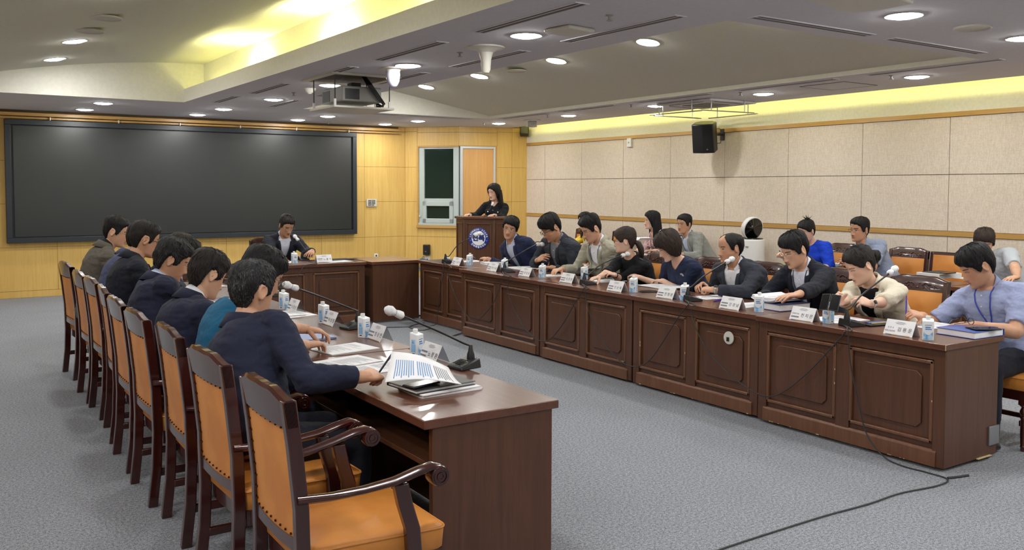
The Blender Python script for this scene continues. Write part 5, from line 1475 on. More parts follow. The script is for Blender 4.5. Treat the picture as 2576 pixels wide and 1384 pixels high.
    # accessories ----------------------------------------------------------
    if p.get('lanyard'):
        kl = MB(); lm, lu, lx = p['lanyard']
        bvx = jbv if False else top_bv
        for sg in (1, -1):
            pts = []
            for i in range(12):
                t = i / 11; u = .97 + (lu - .97) * t; x = sg * (.062 * (1 - t) ** .7 + .0) + lx * t
                pts.append(front_pt(B, bvx, u, x, .006))
            kl.tube([B.N - B.tf * .05 + B.tr * sg * .05 + B.ax * .02] + pts, .0042, 6, flat=.5)
        local(kl, root).build('lanyard', M[lm], root)
    if p.get('pocket'):
        kl = MB(); u0, x0 = p['pocket']
        for a, b_, c, d in ((0, .1, 0, .0),): pass
        kl.sheet([[front_pt(B, top_bv, u0 + .075 * j / 3, x0 + .085 * (i / 3 - .5), .003) for i in range(4)] for j in range(4)])
        local(kl, root).build('pocket', CLO[p['shirt']], root, solid=.003)
    for wt in p.get('watch', []):
        s_, mat_ = wt; Sh, E_, Wp, hd = B.arm[s_]; fd = (Wp - E_).normalized(); c = Wp - fd * .015
        n = -V(hd['n']); n = (n - fd * n.dot(fd)).normalized(); b_ = fd.cross(n)
        kw = MB(); g2 = .92 if fem else 1.03
        kw.rings([[c + fd * t + (n * sin(a) + b_ * cos(a)) * (.0295 * g2 + .0 * t) for a in [2 * pi * j / 20 for j in range(20)]] for t in (-.010, .010)], 0, False)
        ws = local(kw, root).build('wristwatch', M[mat_], root, solid=.003)
        if p.get('wface', True):
            kw = MB(); kw.box(c + n * .032 * g2, (.026, .030, .009), Matrix((b_, fd, n)).transposed()); local(kw, root).build('watch_case', M['black'], ws, bevel=.004)
    for it in p.get('extra', []): it(B, root, top_bv)
    return root, B
# ------------------------------------------------------------------ people: who sits where
def wz(u, v, z): return onz(u, v, z)
def hnd(u, v, z, u2, v2, z2, pose='flat', n=(0, 0, -1), hint=None):
    a = onz(u, v, z); b = onz(u2, v2, z2); return dict(w=a, d=b - a, n=n, pose=pose, hint=hint)
def hx(u, v, X, d, pose='relax', n=(0, 0, -1), hint=None): return dict(w=onx(u, v, X), d=d, n=n, pose=pose, hint=hint)
PZ = .575
def shift(P, dz): return P + UP * dz
PEOPLE = []
def add(**k): PEOPLE.append(k)
# left row, facing +X
add(key='L1', label='person with greying hair in a navy suit jacket, nearest of the left row', head=onx(634, 734, 1.2), hs=1.0, hyaw=26, hpitch=6, byaw=8, pelvis=(1.14, 3.66, PZ), hair='short', hc='grey', rch=1.24, hairx=dict(top=.024, side=.014, back=.018, clump=520), jacket='navy', shirt='navy2', collar=False, nobut=True, tone='tan', ub=.4, twist=12,
    handR=hnd(918, 948, .815, 995, 930, .80, 'pen', (-.15, .5, -1), (-.4, -.8, -.8)), handL=hnd(770, 931, .775, 860, 938, .765, 'flat'), bw=1.06, seed=11, stub=.2)
add(key='L2', label='person in a teal short-sleeved shirt, second in the left row, forearms on the table', head=onx(655, 694, 1.33), hs=1, hyaw=4, hpitch=28, byaw=2, pelvis=(1.13, 4.25, PZ), hair='fringe', shirt='teal', sleeve=.72, tone='tan', glasses='metal',
    handR=hnd(780, 872, .785, 848, 862, .775, 'relax'), handL=hnd(812, 838, .80, 876, 852, .775, 'relax'), bw=1.08, seed=12)
add(key='L3', label='person with curly dark hair in a navy suit and white collar', head=onx(520, 694, 1.28), hs=1, hyaw=18, hpitch=24, byaw=4, pelvis=(1.12, 4.92, PZ), hair='messy', hc='soft', jacket='navy', shirt='white', tone='mid', glasses='thin', bw=1.08, seed=13)
add(key='L4', label='person in a navy suit with one hand raised to the mouth', head=onx(430, 657, 1.26), hs=1, hyaw=-6, hpitch=24, byaw=0, pelvis=(1.12, 5.60, PZ), hair='messy', hc='grey2', jacket='navy', shirt='paleblue', tone='tan', bw=1.04, seed=14, stub=.3,
    handR=dict(w=onx(451, 722, 1.38), d=(-.02, .05, 1), n=(-.9, .3, .1), pose='fist', hint=(.3, -.5, -1)))
add(key='L5', label='person in a dark blue suit mostly hidden behind the hand-to-mouth person', head=onx(455, 638, 1.42), hs=1, hyaw=4, hpitch=26, byaw=0, pelvis=(1.15, 6.15, PZ), hair='messy', hc='soft', hairx=dict(top=.016), jacket='navy2', shirt='white', tone='mid', seed=15)
add(key='L6', label='person with black-rimmed glasses in a collarless dark navy jacket, left row', head=onx(362, 605, 1.31), hs=1, hyaw=8, hpitch=16, byaw=0, pelvis=(1.15, 6.8, PZ), hair='neat', hc='soft', jacket='navydk', shirt='dkshirt', collar=False, ub=.7, nobut=True, tone='tan', glasses='black', seed=16)
add(key='L7', label='person in a slate blue jacket almost hidden, second from the far end', head=onx(350, 605, 1.40), hs=1, hyaw=3, hpitch=18, byaw=0, pelvis=(1.15, 7.36, PZ), hair='neat', jacket='slate', shirt='white', collar=False, ub=.7, nobut=True, tone='mid', seed=17)
add(key='L8', label='person with silver glasses in a grey-brown suit jacket, farthest in the left row', head=onx(290, 585, 1.335), hs=1, hyaw=-16, hpitch=16, byaw=0, pelvis=(1.15, 8.2, PZ), hair='neat', jacket='brown', shirt='dkshirt', tone='mid', glasses='silver', nobut=True, seed=18)
# head table
add(key='C', label='person in dark suit and open pale shirt at the table under the screen', head=onx(720, 569, 3.72), hs=1.02, hyaw=-82, hpitch=26, byaw=-92, pelvis=(3.70, 11.0, PZ), hair='neat', hc='soft', jacket='navydk', shirt='paleline', tone='tan', glasses='metal', xo=.07, seed=21,
    handR=hnd(700, 652, .775, 728, 656, .765, 'flat'), handL=hnd(786, 632, .85, 774, 646, .80, 'relax', (-.5, -.3, -.8)))
# right row, facing -X
Rb = 5.93
add(key='R1', label='person smiling toward the camera in navy suit and pale blue shirt', head=onx(1284, 575, 5.5), hs=0.98, hyaw=-136, hpitch=8, hroll=-12, byaw=192, pelvis=(5.86, 8.30, PZ), hair='fringe', hairx=dict(line=men(.058)), smile=1, jacket='navy2', shirt='paleblue', tone='tan', glasses='silver', eyes=.5, xo=.075, seed=31, jaw=1.06, bw=1.06,
    handR=hnd(1228, 652, .79, 1196, 648, .80, 'fist', (0, .3, -1)), handL=dict(w=(5.62, 8.0, .70), d=(-.6, .3, -.5), n=(0, .3, -1), pose='relax'))
add(key='R2', label='heavy person in a charcoal suit with thick black glasses, hand on chest', head=onx(1387, 574, 5.58), hs=1.1, hyaw=168, hpitch=32, byaw=182, pelvis=(Rb, 7.74, PZ), hair='fringe', hairx=dict(top=.030, side=.02, line=men(.046)), jacket='charcoal', shirt='greyshirt', tone='tan', glasses='black', bw=1.18, belly=.03, seed=32, jaw=1.08, stub=.2, gap=26,
    handR=hx(1352, 655, 5.50, (.25, -.55, .28), 'relax', (.6, .3, -.5), (-.2, .8, -1)))
add(key='R3', label='person in light grey jacket and white shirt with dark lanyard', head=onx(1489, 577, 5.6), hs=1.04, hyaw=164, hpitch=26, byaw=180, pelvis=(Rb, 7.04, PZ), hair='neat', hairx=dict(top=.034, front=.028), jacket='greige', shirt='white', tone='mid', glasses='metal', lanyard=('lany_k', .3, .0), xo=.085, seed=33,
    handL=hnd(1480, 669, .83, 1446, 664, .82, 'hold', (-.3, .6, -1)), handR=dict(w=(5.38, 7.22, .80), d=(-1, -.2, -.1), n=(0, 0, -1), pose='relax'), watch=[('L', 'steel')])
add(key='R4', label='person in a black blouse with a low ponytail, looking back toward the podium', fem=True, head=onx(1573, 607, 5.56), hs=0.96, hyaw=132, hpitch=4, byaw=172, pelvis=(Rb - .03, 6.50, PZ), hair='tied', hc='brown', hairx=dict(tail=[(0, -.098, -.01), (.0, -.128, -.03), (.0, -.15, -.08), (.0, -.155, -.13), (.01, -.15, -.17)], tr=.03, line=hline([(0, .05), (24, .046), (42, .02), (56, -.006), (70, -.01), (82, .0), (94, .02), (108, .01), (122, -.03), (150, -.07), (180, -.08)])), shirt='black', sleeve=1.45, collar=False, tone='fair', glasses='thin', seed=34,
    handL=hnd(1546, 692, .815, 1516, 691, .80, 'hold', (-.3, .5, -1)), handR=hnd(1500, 704, .785, 1480, 700, .78, 'relax'), watch=[('L', 'black')], wface=False)
add(key='R5', label='person with a short bob in a navy blouse with a round brooch, writing', fem=True, head=onx(1683, 620, 5.56), hs=1, hyaw=150, hpitch=30, byaw=180, pelvis=(Rb, 5.82, PZ), hair='bob', hc='brown', shirt='navybl', sleeve=.95, slo=.006, neckcut=.87, tone='fair', glasses='silver', seed=35,
    handR=hnd(1608, 698, .79, 1583, 694, .785, 'pen', (0, .5, -1)), handL=hnd(1668, 707, .78, 1634, 706, .775, 'relax'))
add(key='R6', label='balding person in a dark suit and white shirt with clasped hands and a watch', head=onx(1838, 625, 5.62), hs=1, hyaw=158, hpitch=8, byaw=180, pelvis=(Rb, 5.16, PZ), hair='bald', hairx=dict(sweep=0), hc='black', jacket='charcoal', shirt='white', tone='tan', eyes=.35, bw=1.12, belly=.02, seed=36, xo=.075, stub=.15, jaw=1.06,
    handL=hnd(1796, 729, .80, 1756, 727, .80, 'fist', (-.2, .6, -.6)), handR=hnd(1768, 716, .80, 1744, 724, .79, 'relax', (0, -.5, -.8)), watch=[('L', 'steel')])
add(key='R7', label='person in a black jacket and pale shirt with rimless glasses, reading a thick binder', head=onx(2001, 630, 5.6), hs=1.05, hyaw=163, hpitch=24, byaw=182, pelvis=(Rb, 4.46, PZ), hair='part', jacket='navydk', shirt='paleline', tone='mid', glasses='silver', seed=37, xo=.075, lanyard=('lany_k', .35, .0),
    handR=hnd(1932, 747, .80, 1890, 752, .775, 'relax'), handL=hnd(2006, 742, .87, 1968, 738, .855, 'flat', (0, 0, -1)))
add(key='R8', label='person in a beige jacket with hair in a bun, holding a folding phone', fem=True, head=onx(2166, 669, 5.58), hs=1.03, hyaw=154, hpitch=28, byaw=184, pelvis=(Rb, 3.86, PZ), hair='tied', hc='soft', hairx=dict(bun=(0, -.122, .01), br=.042), jacket='beige', shirt='dkshirt', collar=False, sleeve=1.3, nobut=True, tone='fair', bw=1.10, seed=38, xo=.075, ub=.2, lapw=.07, wr=.005,
    handL=hnd(2136, 790, .84, 2104, 772, .88, 'hold', (-.2, .7, -.4)), handR=hnd(2080, 796, .82, 2070, 768, .87, 'hold', (.2, -.7, -.4)), watch=[('L', 'white')], eyes=.15)
add(key='R9', label='person in a light blue short-sleeved shirt with blue lanyard, writing', head=onx(2460, 671, 5.68), hs=1.04, hyaw=140, hpitch=30, byaw=178, pelvis=(5.84, 2.98, PZ), hair='fringe', hairx=dict(line=men(.054), top=.028), shirt='ltblue', sleeve=.82, slo=.008, loose=.018, collar=True, placket=True, tone='tan', lanyard=('lany_b', .46, -.03), pocket=(.42, -.085), belly=.03, bw=1.06, seed=39, wr=.006, stub=.1,
    handR=hnd(2322, 795, .80, 2284, 797, .785, 'pen', (0, .5, -1), (.2, .8, -.9)), handL=hnd(2450, 818, .785, 2388, 816, .775, 'flat', (0, 0, -1), (.2, -.8, -.9)))
# back row
Bx = 8.66
add(key='B1', label='person with long black hair in a yellow top, mostly hidden in the back row', fem=True, head=onx(1472, 557, 8.45), hs=0.97, hyaw=175, hpitch=8, byaw=180, pelvis=(Bx, 10.6, PZ), hair='long', shirt='yellow', sleeve=1.6, neckcut=.8, tone='fair', lanyard=('lany_k', .4, 0), seed=41)
add(key='B2', label='person with long wavy black hair in a pink patterned blouse', fem=True, head=onx(1640, 556, 8.42), hs=0.97, hyaw=152, hpitch=2, byaw=178, pelvis=(Bx, 9.08, PZ), hair='long', hairx=dict(len=.36), shirt='pink', sleeve=1.5, neckcut=.78, tone='fair', eyes=.5, lanyard=('lany_k', .4, 0), seed=42)
add(key='B3', label='person in a grey suit and light blue shirt with glasses, back row', head=onx(1722, 566, 8.40), hs=1.02, hyaw=182, hpitch=0, byaw=178, pelvis=(Bx, 8.34, PZ), hair='neat', hc='black', jacket='grey', shirt='paleblue', tone='tan', glasses='metal', eyes=.5, seed=43, xo=.07,
    handR=hx(1700, 640, 8.15, (-.3, -.6, .1), 'relax', (.3, 0, -1)), handL=hx(1712, 640, 8.12, (-.5, .6, .1), 'relax', (.3, 0, -1)))
add(key='B4', label='person in a bright blue blouse with hair tied up in a top knot', fem=True, head=onx(2030, 583, 8.42), hs=0.97, hyaw=172, hpitch=18, byaw=180, pelvis=(Bx, 6.5, PZ), hair='tied', hc='black', hairx=dict(bun=(0, -.045, .125), br=.032, wisps=14), shirt='blue', sleeve=1.0, slo=.012, loose=.02, tone='fair', seed=44,
    handR=hx(1972, 648, 8.12, (-.5, .3, .35), 'fist', (0, -.5, -.8)))
add(key='B5', label='person with glasses in a blue-grey shirt, hands together, back row', head=onx(2163, 580, 8.42), hs=1.03, hyaw=170, hpitch=2, byaw=180, pelvis=(Bx, 5.72, PZ), hair='neat', hc='black', shirt='bluegrey', sleeve=.85, slo=.008, collar=True, placket=True, tone='tan', glasses='thin', eyes=.5, seed=45, stub=.15,
    handR=hx(2122, 660, 8.05, (-.6, -.3, .3), 'fist', (.2, -.8, -.3)), handL=hx(2142, 662, 8.08, (-.75, .5, .1), 'hold', (.2, .8, -.3)))
add(key='B6', label='person in a pale grey shirt leaning on the back desk', head=onx(2476, 612, 8.38), hs=1, hyaw=206, hpitch=20, byaw=190, pelvis=(Bx, 4.30, PZ), hair='part', hc='brown', hairx=dict(line=men(.05)), shirt='palegrey', sleeve=.8, slo=.008, tone='mid', seed=46,
    handR=hx(2440, 690, 8.0, (-.3, -.9, 0), 'flat'), handL=hx(2560, 700, 7.98, (-.3, .9, 0), 'flat'))
# podium
add(key='P', label='person with long dark hair in a black cardigan speaking at the podium', fem=True, head=onx(1243, 485, 7.55), hs=1, hyaw=-162, hpitch=9, byaw=-140, pelvis=(7.62, 12.02, .93), stand=True, hair='long', hc='soft', hairx=dict(len=.27, fa=84), shirt='black', sleeve=1.8, slo=.006, neckcut=.86, tone='fair', placket=True, but='button_w', seed=51,
    handR=dict(w=(7.10, 11.95, 1.21), d=(-.5, -.3, 0), n=(0, 0, -1), pose='flat'), handL=dict(w=(7.35, 11.62, 1.21), d=(-.5, -.3, 0), n=(0, 0, -1), pose='flat'))
def brooch(B, root, bv):
    c = front_pt(B, bv, .80, -.08, .002); k = MB(); R = Matrix((B.tr, B.ax, B.tf)).transposed()
    k.lathe([(.0, 0), (.02, 0), (.022, .003), (.018, .006), (.0, .007)], c, 18, 0, R); k.lathe([(.005, .006), (.004, .01), (0, .011)], c + B.tr * .004, 10, 1, R)
    local(k, root).build('brooch', [M['steel'], M['black']], root)
def pearls(B, root, bv):
    k = MB()
    for x, u in ((.085, .70), (-.085, .70)): k.ball(front_pt(B, bv, u, x, .004), (.011, .011, .011), 10, 6)
    local(k, root).build('buttons', M['button_w'], root)
PB = {}
for p in PEOPLE:
    if p['key'] == 'R5': p['extra'] = [brooch]
    if p['key'] == 'P': p['extra'] = [pearls]
    PB[p['key']] = person(p)
# ------------------------------------------------------------------ things on the tables
TZT = .7425
WHO = dict(R1='smiling person in navy', R2='heavy person with black glasses', R3='person in light grey jacket', R4='person in black blouse', R5='person with bob hair', R6='balding person', R7='person reading the binder', R8='person in beige jacket', R9='person in light blue shirt',
           L1='person with greying hair', L2='person in teal', L3='curly haired person', L4='person with hand to mouth', C='person at the head table')
def strip(k, c, d, n, L, h, m=0, up=UP):
    k.add([c - d * L / 2 - up * h / 2, c + d * L / 2 - up * h / 2, c + d * L / 2 + up * h / 2, c - d * L / 2 + up * h / 2], [(0, 1, 2, 3)], m)
M['cart_blue'] = speck('carton_blue_print', lin(96, 168, 226), lin(190, 220, 242), 40, .5)
M['cart_sky'] = plain('carton_light_blue', lin(150, 196, 234), .5); M['cart_body'] = plain('carton_white', lin(236, 240, 244), .4); M['cart_ink'] = plain('carton_ink', lin(84, 140, 208), .5)
def make_carton():
    t = thing('water_carton', '', 'carton', (0, 0, 0), 0, 'white and blue water cartons on the tables')
    w, d, h = .031, .026, .112; c = .006
    def oct_(s_, z): return [V((x * s_, y * s_, z)) for x, y in ((w - c, -d), (w, -d + c), (w, d - c), (w - c, d), (-w + c, d), (-w, d - c), (-w, -d + c), (-w + c, -d))]
    k = MB(); top = oct_(1, h); top2 = [V((p.x * .97, p.y * .97, h + .006 + .006 * (p.y / d))) for p in top]
    k.rings([oct_(.98, 0), oct_(1, .003), top, top2]); body = k.build('body', M['cart_body'], t, bevel=.001)
    k = MB(); k.lathe([(.0125, h - .002), (.0125, h + .006), (.0135, h + .008), (.0135, h + .022), (.0125, h + .024)], (0, .008, .004), 18); k.build('cap', M['white'], t)
    e = .0005
    k = MB()   # blue wave on the lower half of front and back, badge on the sides
    for sy in (-1, 1):
        n = 12; xs_ = [-w + c + (2 * w - 2 * c) * i / n for i in range(n + 1)]
        for i in range(n):
            f0 = .052 + .020 * sin((i / n) * 3.2 * sy); f1 = .052 + .020 * sin(((i + 1) / n) * 3.2 * sy)
            k.add([(xs_[i], sy * (d + e), .004), (xs_[i + 1], sy * (d + e), .004), (xs_[i + 1], sy * (d + e), f1), (xs_[i], sy * (d + e), f0)], [(0, 1, 2, 3)], 0)
        k.add([(-.016, sy * (d + e), .062), (.018, sy * (d + e), .062), (.018, sy * (d + e), .068), (-.016, sy * (d + e), .068)], [(0, 1, 2, 3)], 2)
        k.add([(-.016, sy * (d + e), .072), (.012, sy * (d + e), .072), (.012, sy * (d + e), .080), (-.016, sy * (d + e), .080)], [(0, 1, 2, 3)], 2)
        k.add([(-.018, sy * (d + e), .088), (.018, sy * (d + e), .088), (.018, sy * (d + e), .0905), (-.018, sy * (d + e), .0905)], [(0, 1, 2, 3)], 3)
    for sx in (-1, 1):
        X_ = sx * (w + e)
        k.add([(X_, -.014, .022), (X_, .014, .022), (X_, .014, .064), (X_, -.014, .064)], [(0, 1, 2, 3)], 1)
        k.add([(X_, -.012, .066), (X_, .012, .066), (X_, .012, .088), (X_, -.012, .088)], [(0, 1, 2, 3)], 0)
        k.add([(X_, -.008, .012), (X_, .008, .012), (X_, .008, .017), (X_, -.008, .017)], [(0, 1, 2, 3)], 3)
    k.build('print', [M['cart_blue'], M['cart_sky'], M['cart_ink'], M['inkb']], body, smooth=False)
    return t
carton0 = make_carton(); first = True
def carton(P, rz, label):
    global first
    if first: carton0.location = P; carton0.rotation_euler = (0, 0, rz); carton0['label'] = label; first = False
    else: dup(carton0, P, rz, label)
for i, ((u, v), w_, a) in enumerate(zip([(1180, 668), (1268, 682), (1363, 699), (1469, 703), (1593, 736), (1722, 757), (1910, 786), (2085, 815), (2337, 857), (1044, 897), (911, 850), (810, 814), (710, 779), (738, 663)],
    ['R1', 'R2', 'R3', 'R4', 'R5', 'R6', 'R7', 'R8', 'R9', 'L1', 'L2', 'L3', 'L4', 'C'], [-65, -60, -62, -95, -62, -62, -62, -92, -55, 30, 30, 30, 30, 10])):
    P = onz(u, v, TZT); carton(P + V((.02, .02, 0)), radians(a), 'white and blue water carton standing in front of the %s' % WHO[w_])

def plate(A, Bp, title, name, who, flip=False, L=.19):
    A, Bp = V((A.x, A.y, TZT)), V((Bp.x, Bp.y, TZT)); d = (Bp - A).normalized(); c = (A + Bp) / 2
    n = V((d.y, -d.x, 0))       # outward normal of the visible face (to the viewer's side)
    if n.dot(CAM - c) < 0: n = -n
    t = thing('name_plate', 'white folded name plate before the %s' % who, 'name plate', c - n * .042, 0, 'white tent name plates')
    hgt, dep = .088, .042
    q = -n * -1
    def face(sg, name_, mat):
        k = MB(); o = n * sg * dep; tp = UP * hgt; th = n * sg * .0012
        k.add([o - d * L / 2, o + d * L / 2, tp + d * L / 2, tp - d * L / 2], [(0, 1, 2, 3)])
        return k.build(name_, mat, t, smooth=False, solid=.002)
    f = face(1, 'front_card', M['paper']); b = face(-1, 'back_card', M['paper'] if not flip else M['acrylic_fog'])
    upv = (UP * hgt - n * dep).normalized(); nn = d.cross(upv); nn = nn if nn.dot(n) > 0 else -nn
    dd = upv.cross(nn)     # reading direction
    o = n * dep * .5 + UP * hgt * .5 + nn * .0022
    k = MB(); S_ = lambda x, y: o + dd * x + upv * y
    def txt(s, x, y, size, al='CENTER', sp_=1.0, m=0):
        vs, fs = text_mesh(s, size, spacing=sp_, align=al); k.add([S_(x + p.x, y + p.y) for p in vs], fs, m)
    txt(name, .037, -.012, .029, sp_=1.0)
    for j, tl in enumerate(title):
        if tl: txt(tl, -.056, -.004 - .021 * j, .0125)
        else: strip(k, S_(-.054, -.004 - .021 * j), dd, nn, .062, .009, 1, upv)
    for j in range(3): strip(k, S_(0, .036 - .006 * j), dd, nn, .05 + .02 * (j == 1), .002, 1, upv)
    k.build('lettering', [M['inkb'], M['ink']], f, smooth=False)
    k = MB()
    for j, m in enumerate((0, 1, 2, 1)): strip(k, S_(-.06 + .04 * j, -.0465), dd, nn, .04, .004, m, upv)
    k.build('colour_strip', [M['ink'], M['maple_trim'], M['steel']], f, smooth=False)
RP = [((1133, 666), (1156, 669), ('', ''), '신 용 식', 'R1'), ((1221, 680), (1250, 685), ('', ''), '연 수 용', 'R2'), ((1303, 693), (1331, 698), ('', ''), '정 호 윤', 'R3'), ((1404, 708), (1441, 715), ('', ''), '이 주 연', 'R4'), ((1524, 730), (1564, 737), ('', ''), '안 순 옥', 'R5'), ((1649, 747), (1692, 755), ('', ''), '천 정 윤', 'R6'), ((1805, 774), (1861, 783), ('', ''), '강 경 남', 'R7'), ((1981, 802), (2043, 813), ('전북연구원', ''), '천 지 은', 'R8'), ((2216, 839), (2296, 850.5), ('전 주 시', '체육산업과장'), '김 용 운', 'R9')]
for a, b, ti, nm, w_ in RP:
    A, Bq = onz(*a, TZT), onz(*b, TZT); c = (A + Bq) / 2; x = min(max(c.x, 4.86), 5.06)
    plate(V((x, c.y + .095, 0)), V((x, c.y - .095, 0)), ti, nm, WHO[w_])
for a, b, ti, nm, w_ in [((1049.6, 902), (1097, 915), ('', ''), '노 창 환', 'L1'), ((921, 850), (957, 862), ('', ''), '임 승 현', 'L2'), ((808, 814), (837, 823), ('', ''), '이 성 철', 'L3'), ((718, 781), (742, 788), ('', ''), '이 경 선', 'L4')]:
    A, Bq = onz(*a, TZT), onz(*b, TZT); c = (A + Bq) / 2
    plate(V((c.x, c.y + .09, 0)), V((c.x, c.y - .09, 0)), ti, nm, WHO[w_], True, .18)
plate(V((3.80, 9.93, 0)), V((4.02, 9.93, 0)), ('', '의 원 장'), '노 홍 석', WHO['C'])

def mic(base, yaw, pts, who, cov=1.0):
    """gooseneck microphone: wedge base, neck through world points, cloth-covered head"""
    P = V((base.x, base.y, TZT)); t = thing('gooseneck_microphone', 'black gooseneck microphone with white covered head before the %s' % who, 'microphone', P, 0, 'gooseneck microphones')
    R = RZ(yaw)
    k = MB(); vs = [(-.055, -.055, 0), (.075, -.062, 0), (.075, .062, 0), (-.055, .055, 0), (-.05, -.05, .05), (.07, -.056, .018), (.07, .056, .018), (-.05, .05, .05)]
    k.add([R @ V(q) for q in vs], [(3, 2, 1, 0), (4, 5, 6, 7), (0, 1, 5, 4), (1, 2, 6, 5), (2, 3, 7, 6), (3, 0, 4, 7)]); bs = k.build('base', M['black'], t, bevel=.006)
    k = MB()
    for i in range(5): k.box(R @ V((.012 + i * .011, 0, .039 - i * .0028)), (.004, .06, .003), R @ Matrix.Rotation(radians(15), 3, 'Y'))
    k.build('speaker_slots', M['blackm'], bs)
    n0 = R @ V((-.03, 0, .05)); q = [p - P for p in pts]
    MB().lathe([(.02, -.012), (.019, .012), (.013, .03), (.009, .055), (.007, .06)], n0, 14).build('neck_socket', M['black'], t)
    ctl = [n0, n0 + UP * .05] + q; sm = []
    for i in range(len(ctl) - 1):
        p0, p1, p2, p3 = ctl[max(i - 1, 0)], ctl[i], ctl[i + 1], ctl[min(i + 2, len(ctl) - 1)]
        for j in range(6):
            s_ = j / 6; sm.append(.5 * ((2 * p1) + (p2 - p0) * s_ + (2 * p0 - 5 * p1 + 4 * p2 - p3) * s_ ** 2 + (3 * p1 - p0 - 3 * p2 + p3) * s_ ** 3))
    sm.append(ctl[-1]); MB().tube(sm, .0055, 8).build('gooseneck', M['black'], t)
    d = (sm[-1] - sm[-4]).normalized(); e = sm[-1]
    h_ = MB().tube([e - d * .02, e + d * .0, e + d * .075, e + d * .08], [.006, .012, .013, .008], 12).build('capsule', M['blackm'], t)
    k = MB(); fr = [(-.016, .010), (-.006, .019), (.012, .021), (.026, .016), (.032, .0145), (.040, .019), (.058, .024), (.078, .021), (.09, .010), (.093, .003)]
    k.tube([e + d * a for a, _ in fr], [r * cov * (1 + .06 * sin(i * 2.3)) for i, (_, r) in enumerate(fr)], 14)
    k.build('head_cover', M['cloth_w'], t, ang=180)
    k = MB(); k.tube([e + d * .032 + (sm[-4].cross(d).normalized() * cos(a) + d.cross(sm[-4].cross(d)).normalized() * sin(a)) * .0155 * cov for a in [2 * pi * j / 12 for j in range(12)]], .0015, 5, closed=True)
    k.build('rubber_band', M['grey'], h_)
def mic_px(b, nb, pl, who, yaw, ypl=None):
    P = onz(*b, TZT); Y = ypl or P.y
    mic(P, yaw, [ony(u, v, Y) for u, v in pl], who)
mic_px((1126, 662), None, [(1129, 645), (1152, 616), (1180, 600), (1196, 592)], WHO['R1'], 0)
mic_px((1276, 685), None, [(1280, 655), (1316, 633), (1345, 617), (1352, 615)], WHO['R2'], radians(-10))
mic_px((1477, 716), None, [(1482, 690), (1508, 668), (1545, 650), (1566, 643)], WHO['R4'], radians(-10))
mic_px((1738, 757), None, [(1741, 720), (1770, 695), (1812, 668), (1828, 659)], WHO['R6'], radians(-10))
mic_px((2139, 820), None, [(2141, 775), (2165, 745), (2215, 705), (2238, 687)], WHO['R8'], radians(-10))
mic(onz(770, 656, TZT) + V((0, .1, 0)), radians(-90), [ony(769, 632, 10.2), ony(757, 613, 10.25), ony(749, 603, 10.3)], WHO['C'])
mic_px((1172, 925), None, [(1165, 863), (1115, 839), (1060, 815), (1008, 793)], WHO['L1'], pi + radians(8), 3.78)
mic_px((890, 826), None, [(882, 776), (854, 765), (800, 744), (745, 725)], WHO['L3'], pi + radians(8), 5.2)
mic_px((700, 745), None, [(690, 722), (650, 704), (610, 690), (590, 680)], WHO['L4'], pi + radians(8), 6.6)

# cables --------------------------------------------------------------------
def smooth_path(ctl, n=6):
    sm = []
    for i in range(len(ctl) - 1):
        p0, p1, p2, p3 = ctl[max(i - 1, 0)], ctl[i], ctl[i + 1], ctl[min(i + 2, len(ctl) - 1)]
        for j in range(n):
            s_ = j / n; sm.append(.5 * ((2 * p1) + (p2 - p0) * s_ + (2 * p0 - 5 * p1 + 4 * p2 - p3) * s_ ** 2 + (3 * p1 - p0 - 3 * p2 + p3) * s_ ** 3))
    return sm + [ctl[-1]]
def cable(pts, label, r=.0042, mat='cable'):
    t = MB().tube(smooth_path(pts), r, 7).build('cable', M[mat]); tag(t, label, 'cable', 'black microphone cables'); return t
def top_to_front(b, X, first):
    P = onz(*b, TZT); return [V((P.x - .05, P.y, TZT + .006)), V((X + .03, first.y, TZT + .007)), V((X + .0, first.y, TZT - .012))]
def front(ps, X): return [onx(u, v, X) for u, v in ps]
Xs = [4.986, 4.836, 4.825, 4.812, 4.785]
def swag(b0, ps, b1, X, label):
    f = front(ps, X); a = top_to_front(b0, X, f[0]) if b0 else []; e = top_to_front(b1, X, f[-1])[::-1] if b1 else []
    cable(a + f + e, label)
f = front([(1115, 690), (1105, 745), (1100, 795)], 4.985)
cable(top_to_front((1122, 660), 4.985, f[0]) + f + [V((4.95, f[-1].y + .02, .006)), V((4.6, f[-1].y + .1, .006)), V((4.3, f[-1].y + .25, .006))], 'thin cable hanging down the far end of the right row')
swag((1122, 660), [(1130, 700), (1150, 755), (1175, 795), (1193, 811), (1215, 795), (1245, 755), (1262, 705)], (1272, 683), 4.80, 'cable swag between the two farthest microphones of the right row')
swag((1272, 683), [(1279, 738), (1296, 784), (1322, 828), (1348, 852), (1363, 858), (1386, 852), (1418, 812), (1447, 760), (1464, 735)], (1473, 714), 4.815, 'cable swag below the plate of the person in light grey')
swag((1473, 714), [(1474, 752), (1488, 800), (1520, 862), (1560, 908), (1600, 922), (1640, 900), (1702, 805), (1726, 772)], (1734, 756), 4.81, 'cable swag below the person with bob hair')
swag((1734, 756), [(1741, 800), (1764, 855), (1798, 905), (1857, 960), (1920, 996), (1971, 986), (2039, 931), (2098, 868), (2124, 838)], (2133, 818), 4.79, 'cable swag across the second and nearest tables of the right row')
f = front([(2134.5, 835), (2137, 897), (2156, 998), (2180, 1092)], 4.775)
fl = [onz(u, v, .006) for u, v in ((2226, 1152), (2270, 1172), (2330, 1188), (2384, 1206), (2358, 1222), (2265, 1241), (2185, 1268), (2075, 1298), (1953, 1336), (1869, 1363), (1790, 1390), (1650, 1440))]
fl[0].x = min(fl[0].x, 4.76); fl[0].z = .02
cable(top_to_front((2133, 818), 4.775, f[0]) + f + fl, 'long black cable from the nearest table running over the carpet')
